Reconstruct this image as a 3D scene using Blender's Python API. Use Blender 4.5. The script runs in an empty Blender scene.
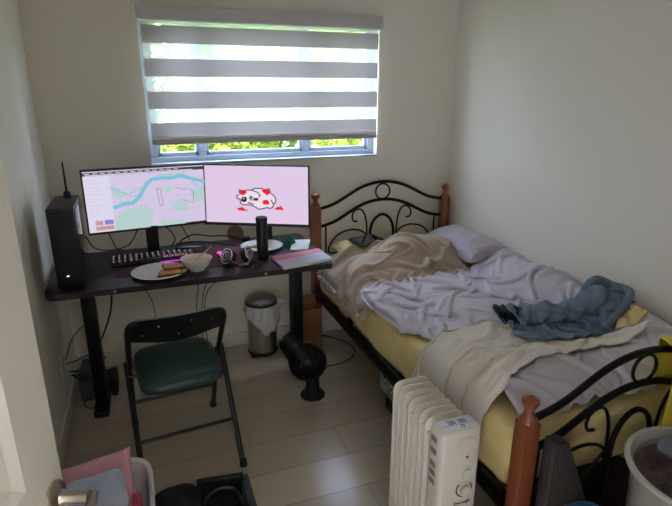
import bpy, bmesh, math, random
import numpy as np
from mathutils import Vector, Matrix

random.seed(7)
RNG = np.random.default_rng(11)
S = bpy.context.scene
C = S.collection
PI = math.pi

# ------------------------------------------------------------------ materials
def lin(c):
    return tuple(((v/255)/12.92 if v/255 <= .04045 else ((v/255+.055)/1.055)**2.4) for v in c)

def mat(name, rgb, rough=.6, metal=0, noise=None, bump=None, spec=.5, sheen=0, emit=None, alpha=None, trans=0, coat=0):
    m = bpy.data.materials.new(name); m.use_nodes = True
    nt = m.node_tree; b = nt.nodes['Principled BSDF']
    col = lin(rgb)+(1,)
    b.inputs['Base Color'].default_value = col
    b.inputs['Roughness'].default_value = rough
    b.inputs['Metallic'].default_value = metal
    b.inputs['Specular IOR Level'].default_value = spec
    if sheen:
        b.inputs['Sheen Weight'].default_value = sheen; b.inputs['Sheen Roughness'].default_value = .4
    if coat:
        b.inputs['Coat Weight'].default_value = coat
    if trans:
        b.inputs['Transmission Weight'].default_value = trans
    if emit:
        b.inputs['Emission Color'].default_value = lin(emit[0])+(1,)
        b.inputs['Emission Strength'].default_value = emit[1]
    tc = nt.nodes.new('ShaderNodeTexCoord')
    if noise:
        n = nt.nodes.new('ShaderNodeTexNoise'); n.inputs['Scale'].default_value = noise[0]; n.inputs['Detail'].default_value = 4
        nt.links.new(tc.outputs['Object'], n.inputs['Vector'])
        r = nt.nodes.new('ShaderNodeMapRange'); r.inputs['To Min'].default_value = 1-noise[1]; r.inputs['To Max'].default_value = 1+noise[1]
        nt.links.new(n.outputs['Fac'], r.inputs['Value'])
        v = nt.nodes.new('ShaderNodeHueSaturation'); v.inputs['Color'].default_value = col
        nt.links.new(r.outputs[0], v.inputs['Value']); nt.links.new(v.outputs[0], b.inputs['Base Color'])
    if bump:
        n = nt.nodes.new('ShaderNodeTexNoise'); n.inputs['Scale'].default_value = bump[0]; n.inputs['Detail'].default_value = 5
        nt.links.new(tc.outputs['Object'], n.inputs['Vector'])
        bp = nt.nodes.new('ShaderNodeBump'); bp.inputs['Strength'].default_value = bump[1]; bp.inputs['Distance'].default_value = .01
        nt.links.new(n.outputs['Fac'], bp.inputs['Height']); nt.links.new(bp.outputs[0], b.inputs['Normal'])
    return m

def wood_mat(name, rgb, rgb2, rough, scale=(3, 3, .6), coat=0):
    m = mat(name, rgb, rough, coat=coat); nt = m.node_tree; b = nt.nodes['Principled BSDF']
    tc = nt.nodes.new('ShaderNodeTexCoord'); mp = nt.nodes.new('ShaderNodeMapping'); mp.inputs['Scale'].default_value = scale
    w = nt.nodes.new('ShaderNodeTexNoise'); w.inputs['Scale'].default_value = 14; w.inputs['Detail'].default_value = 6
    cr = nt.nodes.new('ShaderNodeMix'); cr.data_type = 'RGBA'
    cr.inputs[6].default_value = lin(rgb)+(1,); cr.inputs[7].default_value = lin(rgb2)+(1,)
    nt.links.new(tc.outputs['Object'], mp.inputs[0]); nt.links.new(mp.outputs[0], w.inputs['Vector'])
    nt.links.new(w.outputs['Fac'], cr.inputs[0]); nt.links.new(cr.outputs[2], b.inputs['Base Color'])
    return m

def floor_mat():
    m = mat('pale_laminate', (190, 178, 160), .3); nt = m.node_tree; b = nt.nodes['Principled BSDF']
    tc = nt.nodes.new('ShaderNodeTexCoord')
    br = nt.nodes.new('ShaderNodeTexBrick'); br.inputs['Scale'].default_value = 1
    br.inputs['Brick Width'].default_value = 1.9; br.inputs['Row Height'].default_value = .2
    br.inputs['Mortar Size'].default_value = .0014; br.inputs['Bias'].default_value = 0; br.offset = .37
    br.inputs['Color1'].default_value = lin((196, 182, 160))+(1,); br.inputs['Color2'].default_value = lin((182, 167, 145))+(1,)
    br.inputs['Mortar'].default_value = lin((134, 118, 100))+(1,)
    nt.links.new(tc.outputs['Object'], br.inputs['Vector'])
    mp = nt.nodes.new('ShaderNodeMapping'); mp.inputs['Scale'].default_value = (1.2, 14, 1)
    n = nt.nodes.new('ShaderNodeTexNoise'); n.inputs['Scale'].default_value = 4; n.inputs['Detail'].default_value = 7
    nt.links.new(tc.outputs['Object'], mp.inputs[0]); nt.links.new(mp.outputs[0], n.inputs['Vector'])
    r = nt.nodes.new('ShaderNodeMapRange'); r.inputs['To Min'].default_value = .96; r.inputs['To Max'].default_value = 1.04
    nt.links.new(n.outputs['Fac'], r.inputs['Value'])
    h = nt.nodes.new('ShaderNodeHueSaturation'); nt.links.new(br.outputs['Color'], h.inputs['Color']); nt.links.new(r.outputs[0], h.inputs['Value'])
    nt.links.new(h.outputs[0], b.inputs['Base Color'])
    r2 = nt.nodes.new('ShaderNodeMapRange'); r2.inputs['To Min'].default_value = .17; r2.inputs['To Max'].default_value = .26
    nt.links.new(n.outputs['Fac'], r2.inputs['Value']); nt.links.new(r2.outputs[0], b.inputs['Roughness'])
    bp = nt.nodes.new('ShaderNodeBump'); bp.inputs['Strength'].default_value = .15; bp.inputs['Distance'].default_value = .002
    iv = nt.nodes.new('ShaderNodeMath'); iv.operation = 'MULTIPLY_ADD'; iv.inputs[1].default_value = -4
    nt.links.new(br.outputs['Fac'], iv.inputs[0]); nt.links.new(n.outputs['Fac'], iv.inputs[2])
    nt.links.new(iv.outputs[0], bp.inputs['Height']); nt.links.new(bp.outputs[0], b.inputs['Normal'])
    return m

def emis(name, rgb, s):
    m = mat(name, (6, 6, 6), .35); b = m.node_tree.nodes['Principled BSDF']
    b.inputs['Emission Color'].default_value = lin(rgb)+(1,); b.inputs['Emission Strength'].default_value = s
    return m

def mix_mat(name, t_fac, rgb, kind):
    """transparent mixed with a translucent / glossy surface"""
    m = bpy.data.materials.new(name); m.use_nodes = True; nt = m.node_tree
    nt.nodes.clear(); out = nt.nodes.new('ShaderNodeOutputMaterial')
    tr = nt.nodes.new('ShaderNodeBsdfTransparent'); mx = nt.nodes.new('ShaderNodeMixShader'); mx.inputs[0].default_value = t_fac
    if kind == 'cloth':
        a = nt.nodes.new('ShaderNodeBsdfTranslucent'); a.inputs[0].default_value = lin(rgb)+(1,)
        d = nt.nodes.new('ShaderNodeBsdfDiffuse'); d.inputs[0].default_value = lin(rgb)+(1,)
        m2 = nt.nodes.new('ShaderNodeMixShader'); m2.inputs[0].default_value = .45
        nt.links.new(a.outputs[0], m2.inputs[1]); nt.links.new(d.outputs[0], m2.inputs[2]); s = m2
    elif kind == 'plastic':
        s = nt.nodes.new('ShaderNodeBsdfPrincipled'); s.inputs['Base Color'].default_value = lin(rgb)+(1,); s.inputs['Roughness'].default_value = .25
    else:
        s = nt.nodes.new('ShaderNodeBsdfGlossy'); s.inputs[0].default_value = lin(rgb)+(1,); s.inputs['Roughness'].default_value = .02
    nt.links.new(s.outputs[0], mx.inputs[1]); nt.links.new(tr.outputs[0], mx.inputs[2]); nt.links.new(mx.outputs[0], out.inputs[0])
    return m

def band_mat(name, rgb, t):
    """dense woven fabric that lets a little light through"""
    m = bpy.data.materials.new(name); m.use_nodes = True; nt = m.node_tree
    nt.nodes.clear(); out = nt.nodes.new('ShaderNodeOutputMaterial')
    a = nt.nodes.new('ShaderNodeBsdfTranslucent'); a.inputs[0].default_value = lin(rgb)+(1,)
    d = nt.nodes.new('ShaderNodeBsdfDiffuse'); d.inputs[0].default_value = lin(rgb)+(1,)
    mx = nt.nodes.new('ShaderNodeMixShader'); mx.inputs[0].default_value = t
    nt.links.new(d.outputs[0], mx.inputs[1]); nt.links.new(a.outputs[0], mx.inputs[2]); nt.links.new(mx.outputs[0], out.inputs[0])
    return m

M = dict(
 wall=mat('painted_wall', (238, 231, 215), .75, bump=(160, .06)),
 ceil=mat('ceiling_paint', (238, 235, 232), .9, bump=(90, .1)),
 trim=mat('white_trim', (226, 222, 212), .4),
 door=mat('door_paint', (218, 214, 202), .38),
 floor=floor_mat(),
 vinyl=mat('window_vinyl', (178, 188, 200), .35),
 glass=mix_mat('window_pane', .94, (255, 255, 255), 'glass'),
 band=band_mat('blind_band', (176, 166, 166), .16),
 sheer=mix_mat('blind_sheer', .36, (204, 207, 196), 'cloth'),
 cass=mat('blind_cassette', (200, 194, 194), .5),
 railw=mat('blind_rail_white', (240, 240, 236), .4),
 black=mat('black_plastic', (20, 20, 22), .38),
 blackm=mat('matte_black', (16, 16, 17), .6),
 desk=wood_mat('dark_desk', (30, 25, 29), (44, 37, 42), .42, (1, 8, 1)),
 deskleg=mat('desk_steel', (14, 14, 15), .45, .3),
 iron=mat('black_iron', (16, 14, 13), .4, .5),
 redwood=wood_mat('red_brown_wood', (118, 58, 34), (156, 86, 50), .28, (3, 3, .5), coat=.4),
 sheet=mat('yellow_sheet', (232, 210, 142), .8, bump=(60, .15), sheen=.2),
 duvet=mat('duvet_sateen', (204, 196, 204), .55, noise=(9, .04), sheen=.35),
 taupe=mat('taupe_cotton', (182, 162, 140), .65, sheen=.3),
 pillow=mat('mauve_cotton', (182, 172, 178), .65, sheen=.3),
 cream=mat('cream_fleece', (228, 218, 202), .85, bump=(220, .2), sheen=.5),
 denim=mat('blue_denim', (110, 128, 146), .85, noise=(26, .22), bump=(300, .3)),
 denim_dark=mat('denim_cuff_shade', (30, 34, 44), .9),  # denim darkened to the shade inside the cuff
 heater=mat('cream_enamel', (226, 219, 203), .38),
 heaterw=mat('white_sticker', (236, 238, 244), .5),
 grey=mat('grey_plastic', (120, 120, 122), .5),
 dgrey=mat('dark_grey_plastic', (52, 52, 55), .5),
 vinylg=mat('green_vinyl', (40, 64, 60), .36, bump=(140, .12)),
 chairm=mat('chair_enamel', (22, 28, 28), .35, .2),
 screw=mat('bright_screw', (200, 200, 200), .3, .9),
 steel=mat('brushed_steel', (196, 190, 182), .33, .9),
 bag=mat('thin_white_bag', (214, 216, 210), .45),
 card=mat('cardboard', (150, 104, 68), .85, noise=(12, .08)),
 white=mat('white_ceramic', (232, 230, 228), .25),
 toast=mat('toast_crumb', (205, 165, 110), .8, noise=(60, .2), bump=(200, .6)),
 crust=mat('toast_crust', (124, 72, 36), .75, noise=(60, .2)),
 soup=mat('oat_porridge', (196, 182, 142), .6, noise=(50, .15), bump=(120, .6)),
 chopw=mat('pale_bamboo', (216, 196, 156), .5),
 pink=mat('pink_cover', (226, 128, 150), .5),
 lilac=mat('pale_lilac_cover', (206, 208, 236), .45),
 paper=mat('paper', (224, 222, 218), .7),
 green=mat('green_film', (24, 112, 78), .35),
 matred=mat('crimson_mat', (84, 24, 40), .7),
 wick=mat('brown_disc', (150, 116, 98), .8, noise=(80, .3)),
 pinkc=mat('pink_cloth', (206, 150, 158), .9, bump=(120, .3), sheen=.3),
 bluec=mat('blue_grey_cloth', (168, 176, 194), .9, bump=(140, .3), sheen=.3),
 basket=mat('white_basket', (214, 206, 206), .4),
 redbox=mat('red_carton', (176, 44, 66), .5),
 darkc=mat('black_cloth', (20, 20, 25), .9, bump=(60, .5)),
 tub=mix_mat('cloudy_plastic', .25, (196, 198, 188), 'plastic'),
 tubrim=mat('cloudy_rim', (198, 198, 188), .35),
 brownc=mat('brown_knit', (98, 78, 76), .95, noise=(38, .6), bump=(90, 1)),
 greyc=mat('grey_cloth', (128, 136, 140), .9, noise=(30, .1), bump=(80, .4)),
 yellow=mat('yellow_cloth', (232, 206, 70), .7, bump=(40, .3)),
 bluep=mat('blue_plastic', (44, 98, 140), .35),
 tote=mat('charcoal_canvas', (58, 54, 52), .9, bump=(120, .4)),
 maroon=mat('dark_maroon_fill', (44, 26, 26), .95, bump=(30, .6)),  # dark tone for the bin heap and the painted under-bed shade
 printed=mat('printed_teal_box', (120, 150, 152), .6, noise=(20, .12)),
 nickel=mat('satin_nickel', (176, 166, 150), .28, 1),
 outlet=mat('outlet_white', (222, 220, 214), .4),
 cable=mat('black_cable', (14, 14, 15), .5),
 gcable=mat('green_cable', (34, 84, 84), .5),
 greycable=mat('grey_cable_box', (70, 74, 82), .6),
 bark=mat('bark', (84, 66, 48), .9, noise=(12, .3)),
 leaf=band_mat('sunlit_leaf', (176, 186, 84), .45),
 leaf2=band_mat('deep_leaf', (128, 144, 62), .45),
 lawn=mat('lawn', (96, 122, 52), .95, noise=(3, .3)),
 hall=mat('hall_wall_paint', (236, 229, 220), .8),
 lidtop=mat('grey_lid', (104, 99, 94), .35, .6),
 sidep=mat('tempered_side', (30, 30, 36), .06, spec=.8),
)

# ------------------------------------------------------------------ mesh helpers
class MB:
    def __init__(s): s.bm = bmesh.new()
    def box(s, x0, x1, y0, y1, z0, z1, r=0, seg=2, mtx=None):
        bm = s.bm
        vs = [bm.verts.new((x, y, z)) for x in (x0, x1) for y in (y0, y1) for z in (z0, z1)]
        fs = [bm.faces.new([vs[i] for i in f]) for f in ((0, 1, 3, 2), (4, 6, 7, 5), (0, 4, 5, 1), (2, 3, 7, 6), (0, 2, 6, 4), (1, 5, 7, 3))]
        if mtx is not None:
            for v in vs: v.co = mtx @ v.co
        if r:
            ed = list({e for f in fs for e in f.edges})
            bmesh.ops.bevel(bm, geom=ed, offset=r, segments=seg, profile=.5, affect='EDGES', clamp_overlap=True)
        return s
    def tube(s, pts, r, n=8, closed=False, caps=True, flat=1.0, up=None):
        pts = [Vector(p) for p in pts]; bm = s.bm; N = len(pts)
        rr = r if hasattr(r, '__len__') else [r]*N
        rings = []; prev = None
        for i, p in enumerate(pts):
            a = pts[(i-1) % N] if (closed or i > 0) else p
            b = pts[(i+1) % N] if (closed or i < N-1) else p
            t = (b-a).normalized()
            if prev is None:
                u = Vector(up) if up else (Vector((0, 0, 1)) if abs(t.z) < .9 else Vector((1, 0, 0)))
            else: u = prev
            u = (u-t*u.dot(t)).normalized(); prev = u; w = t.cross(u)
            rings.append([bm.verts.new(p+(u*math.cos(2*PI*k/n)*flat+w*math.sin(2*PI*k/n))*rr[i]) for k in range(n)])
        for i in range(N if closed else N-1):
            A = rings[i]; B = rings[(i+1) % N]
            for k in range(n): bm.faces.new((A[k], A[(k+1) % n], B[(k+1) % n], B[k]))
        if caps and not closed:
            bm.faces.new(rings[0][::-1]); bm.faces.new(rings[-1])
        return s
    def lathe(s, prof, c=(0, 0, 0), n=32, sx=1, sy=1, mtx=None, wob=None):
        bm = s.bm; rings = []
        for (r, z) in prof:
            if r < 1e-5: rings.append([bm.verts.new((c[0], c[1], c[2]+z))])
            else: rings.append([bm.verts.new((c[0]+sx*r*math.cos(2*PI*k/n)*(1+(wob(k/n, z) if wob else 0)), c[1]+sy*r*math.sin(2*PI*k/n)*(1+(wob(k/n, z) if wob else 0)), c[2]+z)) for k in range(n)])
        for A, B in zip(rings, rings[1:]):
            for k in range(n):
                f = [A[k % len(A)], A[(k+1) % len(A)], B[(k+1) % len(B)], B[k % len(B)]]
                g = []
                for v in f:
                    if v not in g: g.append(v)
                if len(g) > 2: bm.faces.new(g)
        if mtx is not None:
            for R in rings:
                for v in R: v.co = mtx @ v.co
        return s
    def prism(s, poly, h, mtx=None, r=0):
        """poly in local xy, extruded 0..h along local z"""
        bm = s.bm
        a = [bm.verts.new((x, y, 0)) for x, y in poly]; b = [bm.verts.new((x, y, h)) for x, y in poly]
        fs = [bm.faces.new(a[::-1]), bm.faces.new(b)]; n = len(poly)
        for i in range(n): fs.append(bm.faces.new((a[i], a[(i+1) % n], b[(i+1) % n], b[i])))
        if mtx is not None:
            for v in a+b: v.co = mtx @ v.co
        if r:
            bmesh.ops.bevel(bm, geom=list({e for f in fs for e in f.edges}), offset=r, segments=2, profile=.5, affect='EDGES', clamp_overlap=True)
        return s
    def xf(s, mtx):
        for v in s.bm.verts: v.co = mtx @ v.co
        return s
    def build(s, name, m, parent=None, smooth=35, kind=None):
        me = bpy.data.meshes.new(name)
        bmesh.ops.recalc_face_normals(s.bm, faces=s.bm.faces)
        off = Vector((0, 0, 0)); p = parent
        while p is not None: off += p.location; p = p.parent
        if off.length:
            for v in s.bm.verts: v.co -= off
        s.bm.to_mesh(me); s.bm.free()
        me.materials.append(m)
        if smooth:
            me.polygons.foreach_set('use_smooth', [True]*len(me.polygons)); me.set_sharp_from_angle(angle=math.radians(smooth))
        o = bpy.data.objects.new(name, me); C.objects.link(o)
        if parent: o.parent = parent
        if kind: o['kind'] = kind
        return o

def tag(o, label, cat, group=None):
    o['label'] = label; o['category'] = cat
    if group: o['group'] = group
    return o
def thing(name, label, cat, loc=(0, 0, 0), group=None):
    o = bpy.data.objects.new(name, None); o.empty_display_size = .05; o.location = loc; C.objects.link(o)
    return tag(o, label, cat, group)
def struct_empty(name, loc):
    o = bpy.data.objects.new(name, None); o.location = loc; C.objects.link(o); o['kind'] = 'structure'; return o
def bez(pts, n=10):
    """Catmull-Rom through points"""
    P = [Vector(p) for p in pts]; P = [P[0]*2-P[1]]+P+[P[-1]*2-P[-2]]; out = []
    for i in range(1, len(P)-2):
        for k in range(n):
            t = k/n; a, b, c, d = P[i-1:i+3]
            out.append(.5*((2*b)+(c-a)*t+(2*a-5*b+4*c-d)*t*t+(3*b-a-3*c+d)*t**3))
    out.append(P[-2]); return out
def frame_mtx(o, ex, ey):
    ex = Vector(ex).normalized(); ez = ex.cross(Vector(ey)).normalized(); ey = ez.cross(ex)
    m = Matrix.Identity(4)
    for i in range(3): m[i][0] = ex[i]; m[i][1] = ey[i]; m[i][2] = ez[i]; m[i][3] = o[i]
    return m

# ------------------------------------------------------------------ room
W = 2.367; YF = -3.0; HC = 2.44; T = .14
WX0, WX1, WZ0, WZ1 = .512, 1.842, 1.146, 1.935
mb = MB()
mb.box(-T, WX0, 0, T, -.05, HC+.15).box(WX1, W+T, 0, T, -.05, HC+.15).box(WX0, WX1, 0, T, -.05, WZ0).box(WX0, WX1, 0, T, WZ1, HC+.15)
mb.build('wall_back', M['wall'], kind='structure', smooth=0)
MB().box(-T, 0, YF-T, 0, -.05, HC+.15).build('wall_left', M['wall'], kind='structure', smooth=0)
MB().box(W, W+T, YF-T, 0, -.05, HC+.15).build('wall_right', M['wall'], kind='structure', smooth=0)
DX0, DX1, DZ = .06, .86, 2.05
MB().box(0, DX0, YF-T, YF, -.05, HC).box(DX1, W, YF-T, YF, -.05, HC).box(DX0, DX1, YF-T, YF, DZ, HC).build('wall_front', M['wall'], kind='structure', smooth=0)
MB().box(-T, W+T, YF-2.2, T, -.06, 0).build('floor', M['floor'], kind='structure', smooth=0)
MB().box(0, W, YF-T, 0, HC, HC+.15).build('ceiling', M['ceil'], kind='structure', smooth=0)
# hallway behind the camera (the room's doorway opens into it)
MB().box(-.5, W, YF-2.2, YF-2.06, 0, HC).box(-.64, -.5, YF-2.2, YF-T, 0, HC).box(W, W+T, YF-2.2, YF-T, 0, HC).build('wall_hall', M['hall'], kind='structure', smooth=0)
MB().box(-.64, W+T, YF-2.2, YF-T, HC, HC+.1).build('ceiling_hall', M['ceil'], kind='structure', smooth=0)
bbp = lambda m, x0, x1, y0, y1: m.box(x0, x1, y0, y1, 0, .088, .003)
bbp(MB(), 0, W, -.014, 0).build('baseboard_back', M['trim'], kind='structure')
bbp(MB(), 0, .014, YF, -.014).build('baseboard_left', M['trim'], kind='structure')
bbp(MB(), W-.014, W, YF, -.014).build('baseboard_right', M['trim'], kind='structure')
bbp(MB(), DX1+.07, W-.014, YF, YF+.014).build('baseboard_front', M['trim'], kind='structure')
MB().box(DX1, DX1+.065, YF, YF+.016, 0, DZ+.06, .003).box(DX0, DX1, YF, YF+.016, DZ, DZ+.06, .003).build('trim_1', M['trim'], kind='structure')

# window
win = struct_empty('window_1', (WX0, .06, WZ0))
fr = MB()
fr.box(WX0, WX1, .055, .115, WZ0, WZ0+.036, .004).box(WX0, WX1, .055, .115, WZ1-.045, WZ1, .004)
fr.box(WX0, WX0+.04, .055, .115, WZ0+.036, WZ1-.045, .003).box(WX1-.04, WX1, .055, .115, WZ0+.036, WZ1-.045, .003)
for x in (.772, 1.378): fr.box(x, x+.042, .06, .112, WZ0+.036, WZ1-.045, .003)
fr.build('window_frame', M['vinyl'], win)
for a, b in ((WX0+.04, .772), (.814, 1.378), (1.42, WX1-.04)):
    s = MB(); z0, z1 = WZ0+.036, WZ1-.045
    s.box(a, b, .07, .1, z0, z0+.022, .002).box(a, b, .07, .1, z1-.022, z1, .002).box(a, a+.016, .07, .1, z0, z1, .002).box(b-.016, b, .07, .1, z0, z1, .002)
    q = s.build('sash', M['vinyl'], win)
    MB().box(a+.01, b-.01, .084, .087, z0+.01, z1-.01).build('pane', M['glass'], q, smooth=0)
MB().box(WX0, WX1, -.004, .056, WZ0, WZ0+.008, .002).build('window_sill', M['vinyl'], win)

# door with lever handle, standing open at the left
hx, hy, ex_, ey_ = .08, -2.975, .30, -2.25
dl = math.hypot(ex_-hx, ey_-hy); dth = .036
DM = frame_mtx((hx, hy, 0), (ex_-hx, ey_-hy, 0), (0, 0, 1))   # local x along the leaf, y up, z out towards the room side
if (DM.to_3x3() @ Vector((0, 0, 1))).x < 0: raise RuntimeError('door normal')
door = struct_empty('door_1', (hx, hy, 0))
d = MB()
st = .090
for a, b, z0, z1 in ((0, st, .008, 2.03), (dl-st, dl, .008, 2.03), (st, dl-st, .008, .24), (st, dl-st, .86, 1.04), (st, dl-st, 1.91, 2.03)):
    d.box(a, b, z0, z1, -dth, 0, 0)
d.xf(DM).build('door_leaf', M['door'], door, smooth=0)
for z0, z1 in ((.24, .86), (1.04, 1.91)):
    p = MB(); a, b = st, dl-st
    p.box(a, b, z0, z1, -.026, -.012)
    for k, (o1, h1, o2, h2) in enumerate(((0, 0, .014, -.008), (.014, -.008, .03, -.012), (.05, -.012, .07, -.005))):
        for sgn in (0,):
            A = [(a+o1, z0+o1), (b-o1, z0+o1), (b-o1, z1-o1), (a+o1, z1-o1)]; B = [(a+o2, z0+o2), (b-o2, z0+o2), (b-o2, z1-o2), (a+o2, z1-o2)]
            va = [p.bm.verts.new((x, y, h1)) for x, y in A]; vb = [p.bm.verts.new((x, y, h2)) for x, y in B]
            for i in range(4): p.bm.faces.new((va[i], va[(i+1) % 4], vb[(i+1) % 4], vb[i]))
    p.bm.faces.new([p.bm.verts.new(v) for v in ((a+.07, z0+.07, -.005), (b-.07, z0+.07, -.005), (b-.07, z1-.07, -.005), (a+.07, z1-.07, -.005))])
    p.xf(DM).build('door_panel', M['door'], door, smooth=0)
hz, hu = .978, dl-.032
lv = MB()
lv.lathe([(0, 0), (.026, 0), (.026, .004), (.022, .009), (.012, .012), (.0095, .018), (.0095, .05)], (hu, hz, 0), 28)
lv.tube(bez([(hu+.004, hz, .048), (hu, hz, .056), (hu-.03, hz, .060), (hu-.08, hz-.003, .058), (hu-.118, hz-.006, .050)], 6), [.0095]*6+[.009]*13+[.008]*6, 12, flat=.8)
lv.xf(DM).build('door_handle', M['nickel'], door)
MB().box(dl-.001, dl+.0015, hz-.03, hz+.03, -.03, -.006).xf(DM).build('latch_plate', M['nickel'], door)

# ------------------------------------------------------------------ zebra blind
bl = thing('zebra_roller_blind', 'grey roller blind of alternating dense and sheer stripes hanging over the window', 'blind', (1.17, -.03, WZ1))
BX0, BX1 = .526, 1.824
MB().box(.51, 1.828, -.085, -.002, 1.868, 1.935, .006).build('cassette', M['cass'], bl)
zs = [1.868, 1.848, 1.763, 1.69, 1.603, 1.529, 1.441, 1.371, 1.297]
for i, (a, b) in enumerate(zip(zs, zs[1:])):
    nm, m = (('sheer_band', M['sheer']) if i % 2 == 0 else ('opaque_band', M['band']))
    g = MB(); n = 24
    for k in range(n):
        x0 = BX0+(BX1-BX0)*k/n; x1 = BX0+(BX1-BX0)*(k+1)/n
        g.bm.faces.new([g.bm.verts.new(v) for v in ((x0, -.03, b), (x1, -.03, b), (x1, -.03, a), (x0, -.03, a))])
    bmesh.ops.remove_doubles(g.bm, verts=g.bm.verts, dist=1e-5)
    g.build(nm, m, bl)
MB().box(BX0, BX1, -.039, -.021, 1.284, 1.297, .003).build('rail_strip', M['railw'], bl)
MB().box(BX0, BX1, -.042, -.018, 1.258, 1.284, .006).build('bottom_rail', M['cass'], bl)

# ------------------------------------------------------------------ cloth
def wave_noise(x, y, sc, seed, n=9):
    r = np.random.default_rng(seed); o = 0
    for i in range(n):
        a = r.uniform(0, 2*PI); k = sc*r.uniform(.6, 1.6); ph = r.uniform(0, 2*PI)
        o = o+np.sin((x*np.cos(a)+y*np.sin(a))*k+ph)
    return o/math.sqrt(n)

GX0, GY0, GD = 1.15, -2.25, .008
GX = np.arange(GX0, 2.42, GD); GY = np.arange(GY0, .02, GD)
gx, gy = np.meshgrid(GX, GY, indexing='ij')
MX0, MX1, MY0, MY1, MZ0, MZ1 = 1.425, 2.352, -1.935, -.085, .335, .56
def sample(H, x, y):
    fx = np.clip((x-GX0)/GD, 0, H.shape[0]-1.001); fy = np.clip((y-GY0)/GD, 0, H.shape[1]-1.001)
    i = fx.astype(int); j = fy.astype(int); a = fx-i; b = fy-j
    return H[i, j]*(1-a)*(1-b)+H[i+1, j]*a*(1-b)+H[i, j+1]*(1-a)*b+H[i+1, j+1]*a*b
edge = np.minimum(np.minimum(gx-MX0, MX1-gx), np.minimum(gy-MY0, MY1-gy))
H0 = np.where(edge > 0, MZ1-.035*np.exp(-np.maximum(edge, 0)/.02), -1.0)

def resample(poly, n):
    P = np.array([tuple(p) for p in bez([Vector(p) for p in poly], 12)])
    d = np.r_[0, np.cumsum(np.linalg.norm(np.diff(P, axis=0), axis=1))]
    t = np.linspace(0, d[-1], n)
    return np.stack([np.interp(t, d, P[:, k]) for k in range(3)], 1)
def ruled(A, B, n, m):
    a = resample(A, m); b = resample(B, m); t = np.linspace(0, 1, n)[:, None, None]
    return a[None]*(1-t)+b[None]*t          # (n, m, 3): index 0 across, 1 along

def drape(P0, fu, fv, H, it=110, sub=5, bend=.25, jit=.004, seed=1, pin=.6, g=.0011, free=(), thick=.004, fric=.55, clampx=2.355, bl=.93, waves=()):
    n, m, _ = P0.shape; r = np.random.default_rng(seed)
    P = P0.copy()
    def rl(A, B, f):
        return np.linalg.norm(P0[A]-P0[B], axis=-1)*f
    sl = lambda a, b, c=None: slice(a, b, c)
    cons = []
    def add(A, B, L, k): cons.append((A, B, L, k))
    for par in (0, 1):
        A = (sl(par, n-1, 2), sl(0, m)); B = (sl(par+1, n, 2), sl(0, m)); add(A, B, rl(A, B, fu), 1)
        A = (sl(0, n), sl(par, m-1, 2)); B = (sl(0, n), sl(par+1, m, 2)); add(A, B, rl(A, B, fv), 1)
    fd = math.sqrt((fu*fu+fv*fv)/2)
    for par in (0, 1):
        A = (sl(par, n-1, 2), sl(0, m-1)); B = (sl(par+1, n, 2), sl(1, m)); add(A, B, rl(A, B, fd), .35)
        A = (sl(par, n-1, 2), sl(1, m)); B = (sl(par+1, n, 2), sl(0, m-1)); add(A, B, rl(A, B, fd), .35)
    for q in (3,):
        for o in range(2*q):
            if o < n-q:
                ia = np.array([i for i in range(n-q) if (i//q) % 2 == (o//q) and i % q == o % q])
                if len(ia): add((ia, sl(0, m)), (ia+q, sl(0, m)), np.linalg.norm(P0[ia]-P0[ia+q], axis=-1)*fu*bl, bend)
            if o < m-q:
                ja = np.array([j for j in range(m-q) if (j//q) % 2 == (o//q) and j % q == o % q])
                if len(ja): add((sl(0, n), ja), (sl(0, n), ja+q), np.linalg.norm(P0[:, ja]-P0[:, ja+q], axis=-1)*fv*bl, bend)
    P[..., 2] += .012+jit*2*wave_noise(P0[..., 0], P0[..., 1], 30, seed)+r.normal(0, jit*.3, (n, m))
    P[..., 0] += jit*wave_noise(P0[..., 0], P0[..., 1], 22, seed+5)
    P[..., 1] += jit*wave_noise(P0[..., 0], P0[..., 1], 22, seed+6)
    for amp, wl, ang, ph in waves:
        P[..., 2] += amp*np.abs(np.sin((P0[..., 0]*math.cos(ang)+P0[..., 1]*math.sin(ang)+.03*wave_noise(P0[..., 0], P0[..., 1], 8, seed+9))*PI/wl+ph))
    Q = P.copy(); border = np.zeros((n, m), bool)
    if 'u0' not in free: border[0] = 1
    if 'u1' not in free: border[-1] = 1
    if 'v0' not in free: border[:, 0] = 1
    if 'v1' not in free: border[:, -1] = 1
    hang = border & (P0[..., 0] < MX0-.002)
    for t in range(it):
        v = (P-Q)*.93; Q = P.copy(); P = P+v; P[..., 2] -= g
        for _ in range(sub):
            for A, B, L, k in cons:
                d = P[B]-P[A]; l = np.sqrt((d*d).sum(-1))+1e-9
                if k == bend:
                    c = np.where(l < L, (l-L)/l, 0)*.5*k
                else:
                    c = np.where(l < L, .6, 1.0)*(l-L)/l*.5*k
                d *= c[..., None]; P[A] += d; P[B] -= d
            P[border, :2] += (P0[border, :2]-P[border, :2])*pin
            P[hang, :] = P0[hang, :]
            h = sample(H, P[..., 0], P[..., 1])+thick
            under = P[..., 2] < h
            side = (P[..., 0] < MX0+.045) & (P[..., 2] < MZ1-.03) & (P[..., 0] > MX0-.02)
            P[..., 0] = np.where(side, MX0-.02, P[..., 0])
            up = under & ~side & (h > 0)
            P[..., 2] = np.where(up, h, P[..., 2])
            P[up, :2] += (Q[up, :2]-P[up, :2])*fric*.5
            P[..., 0] = np.minimum(P[..., 0], clampx)
    return P

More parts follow.
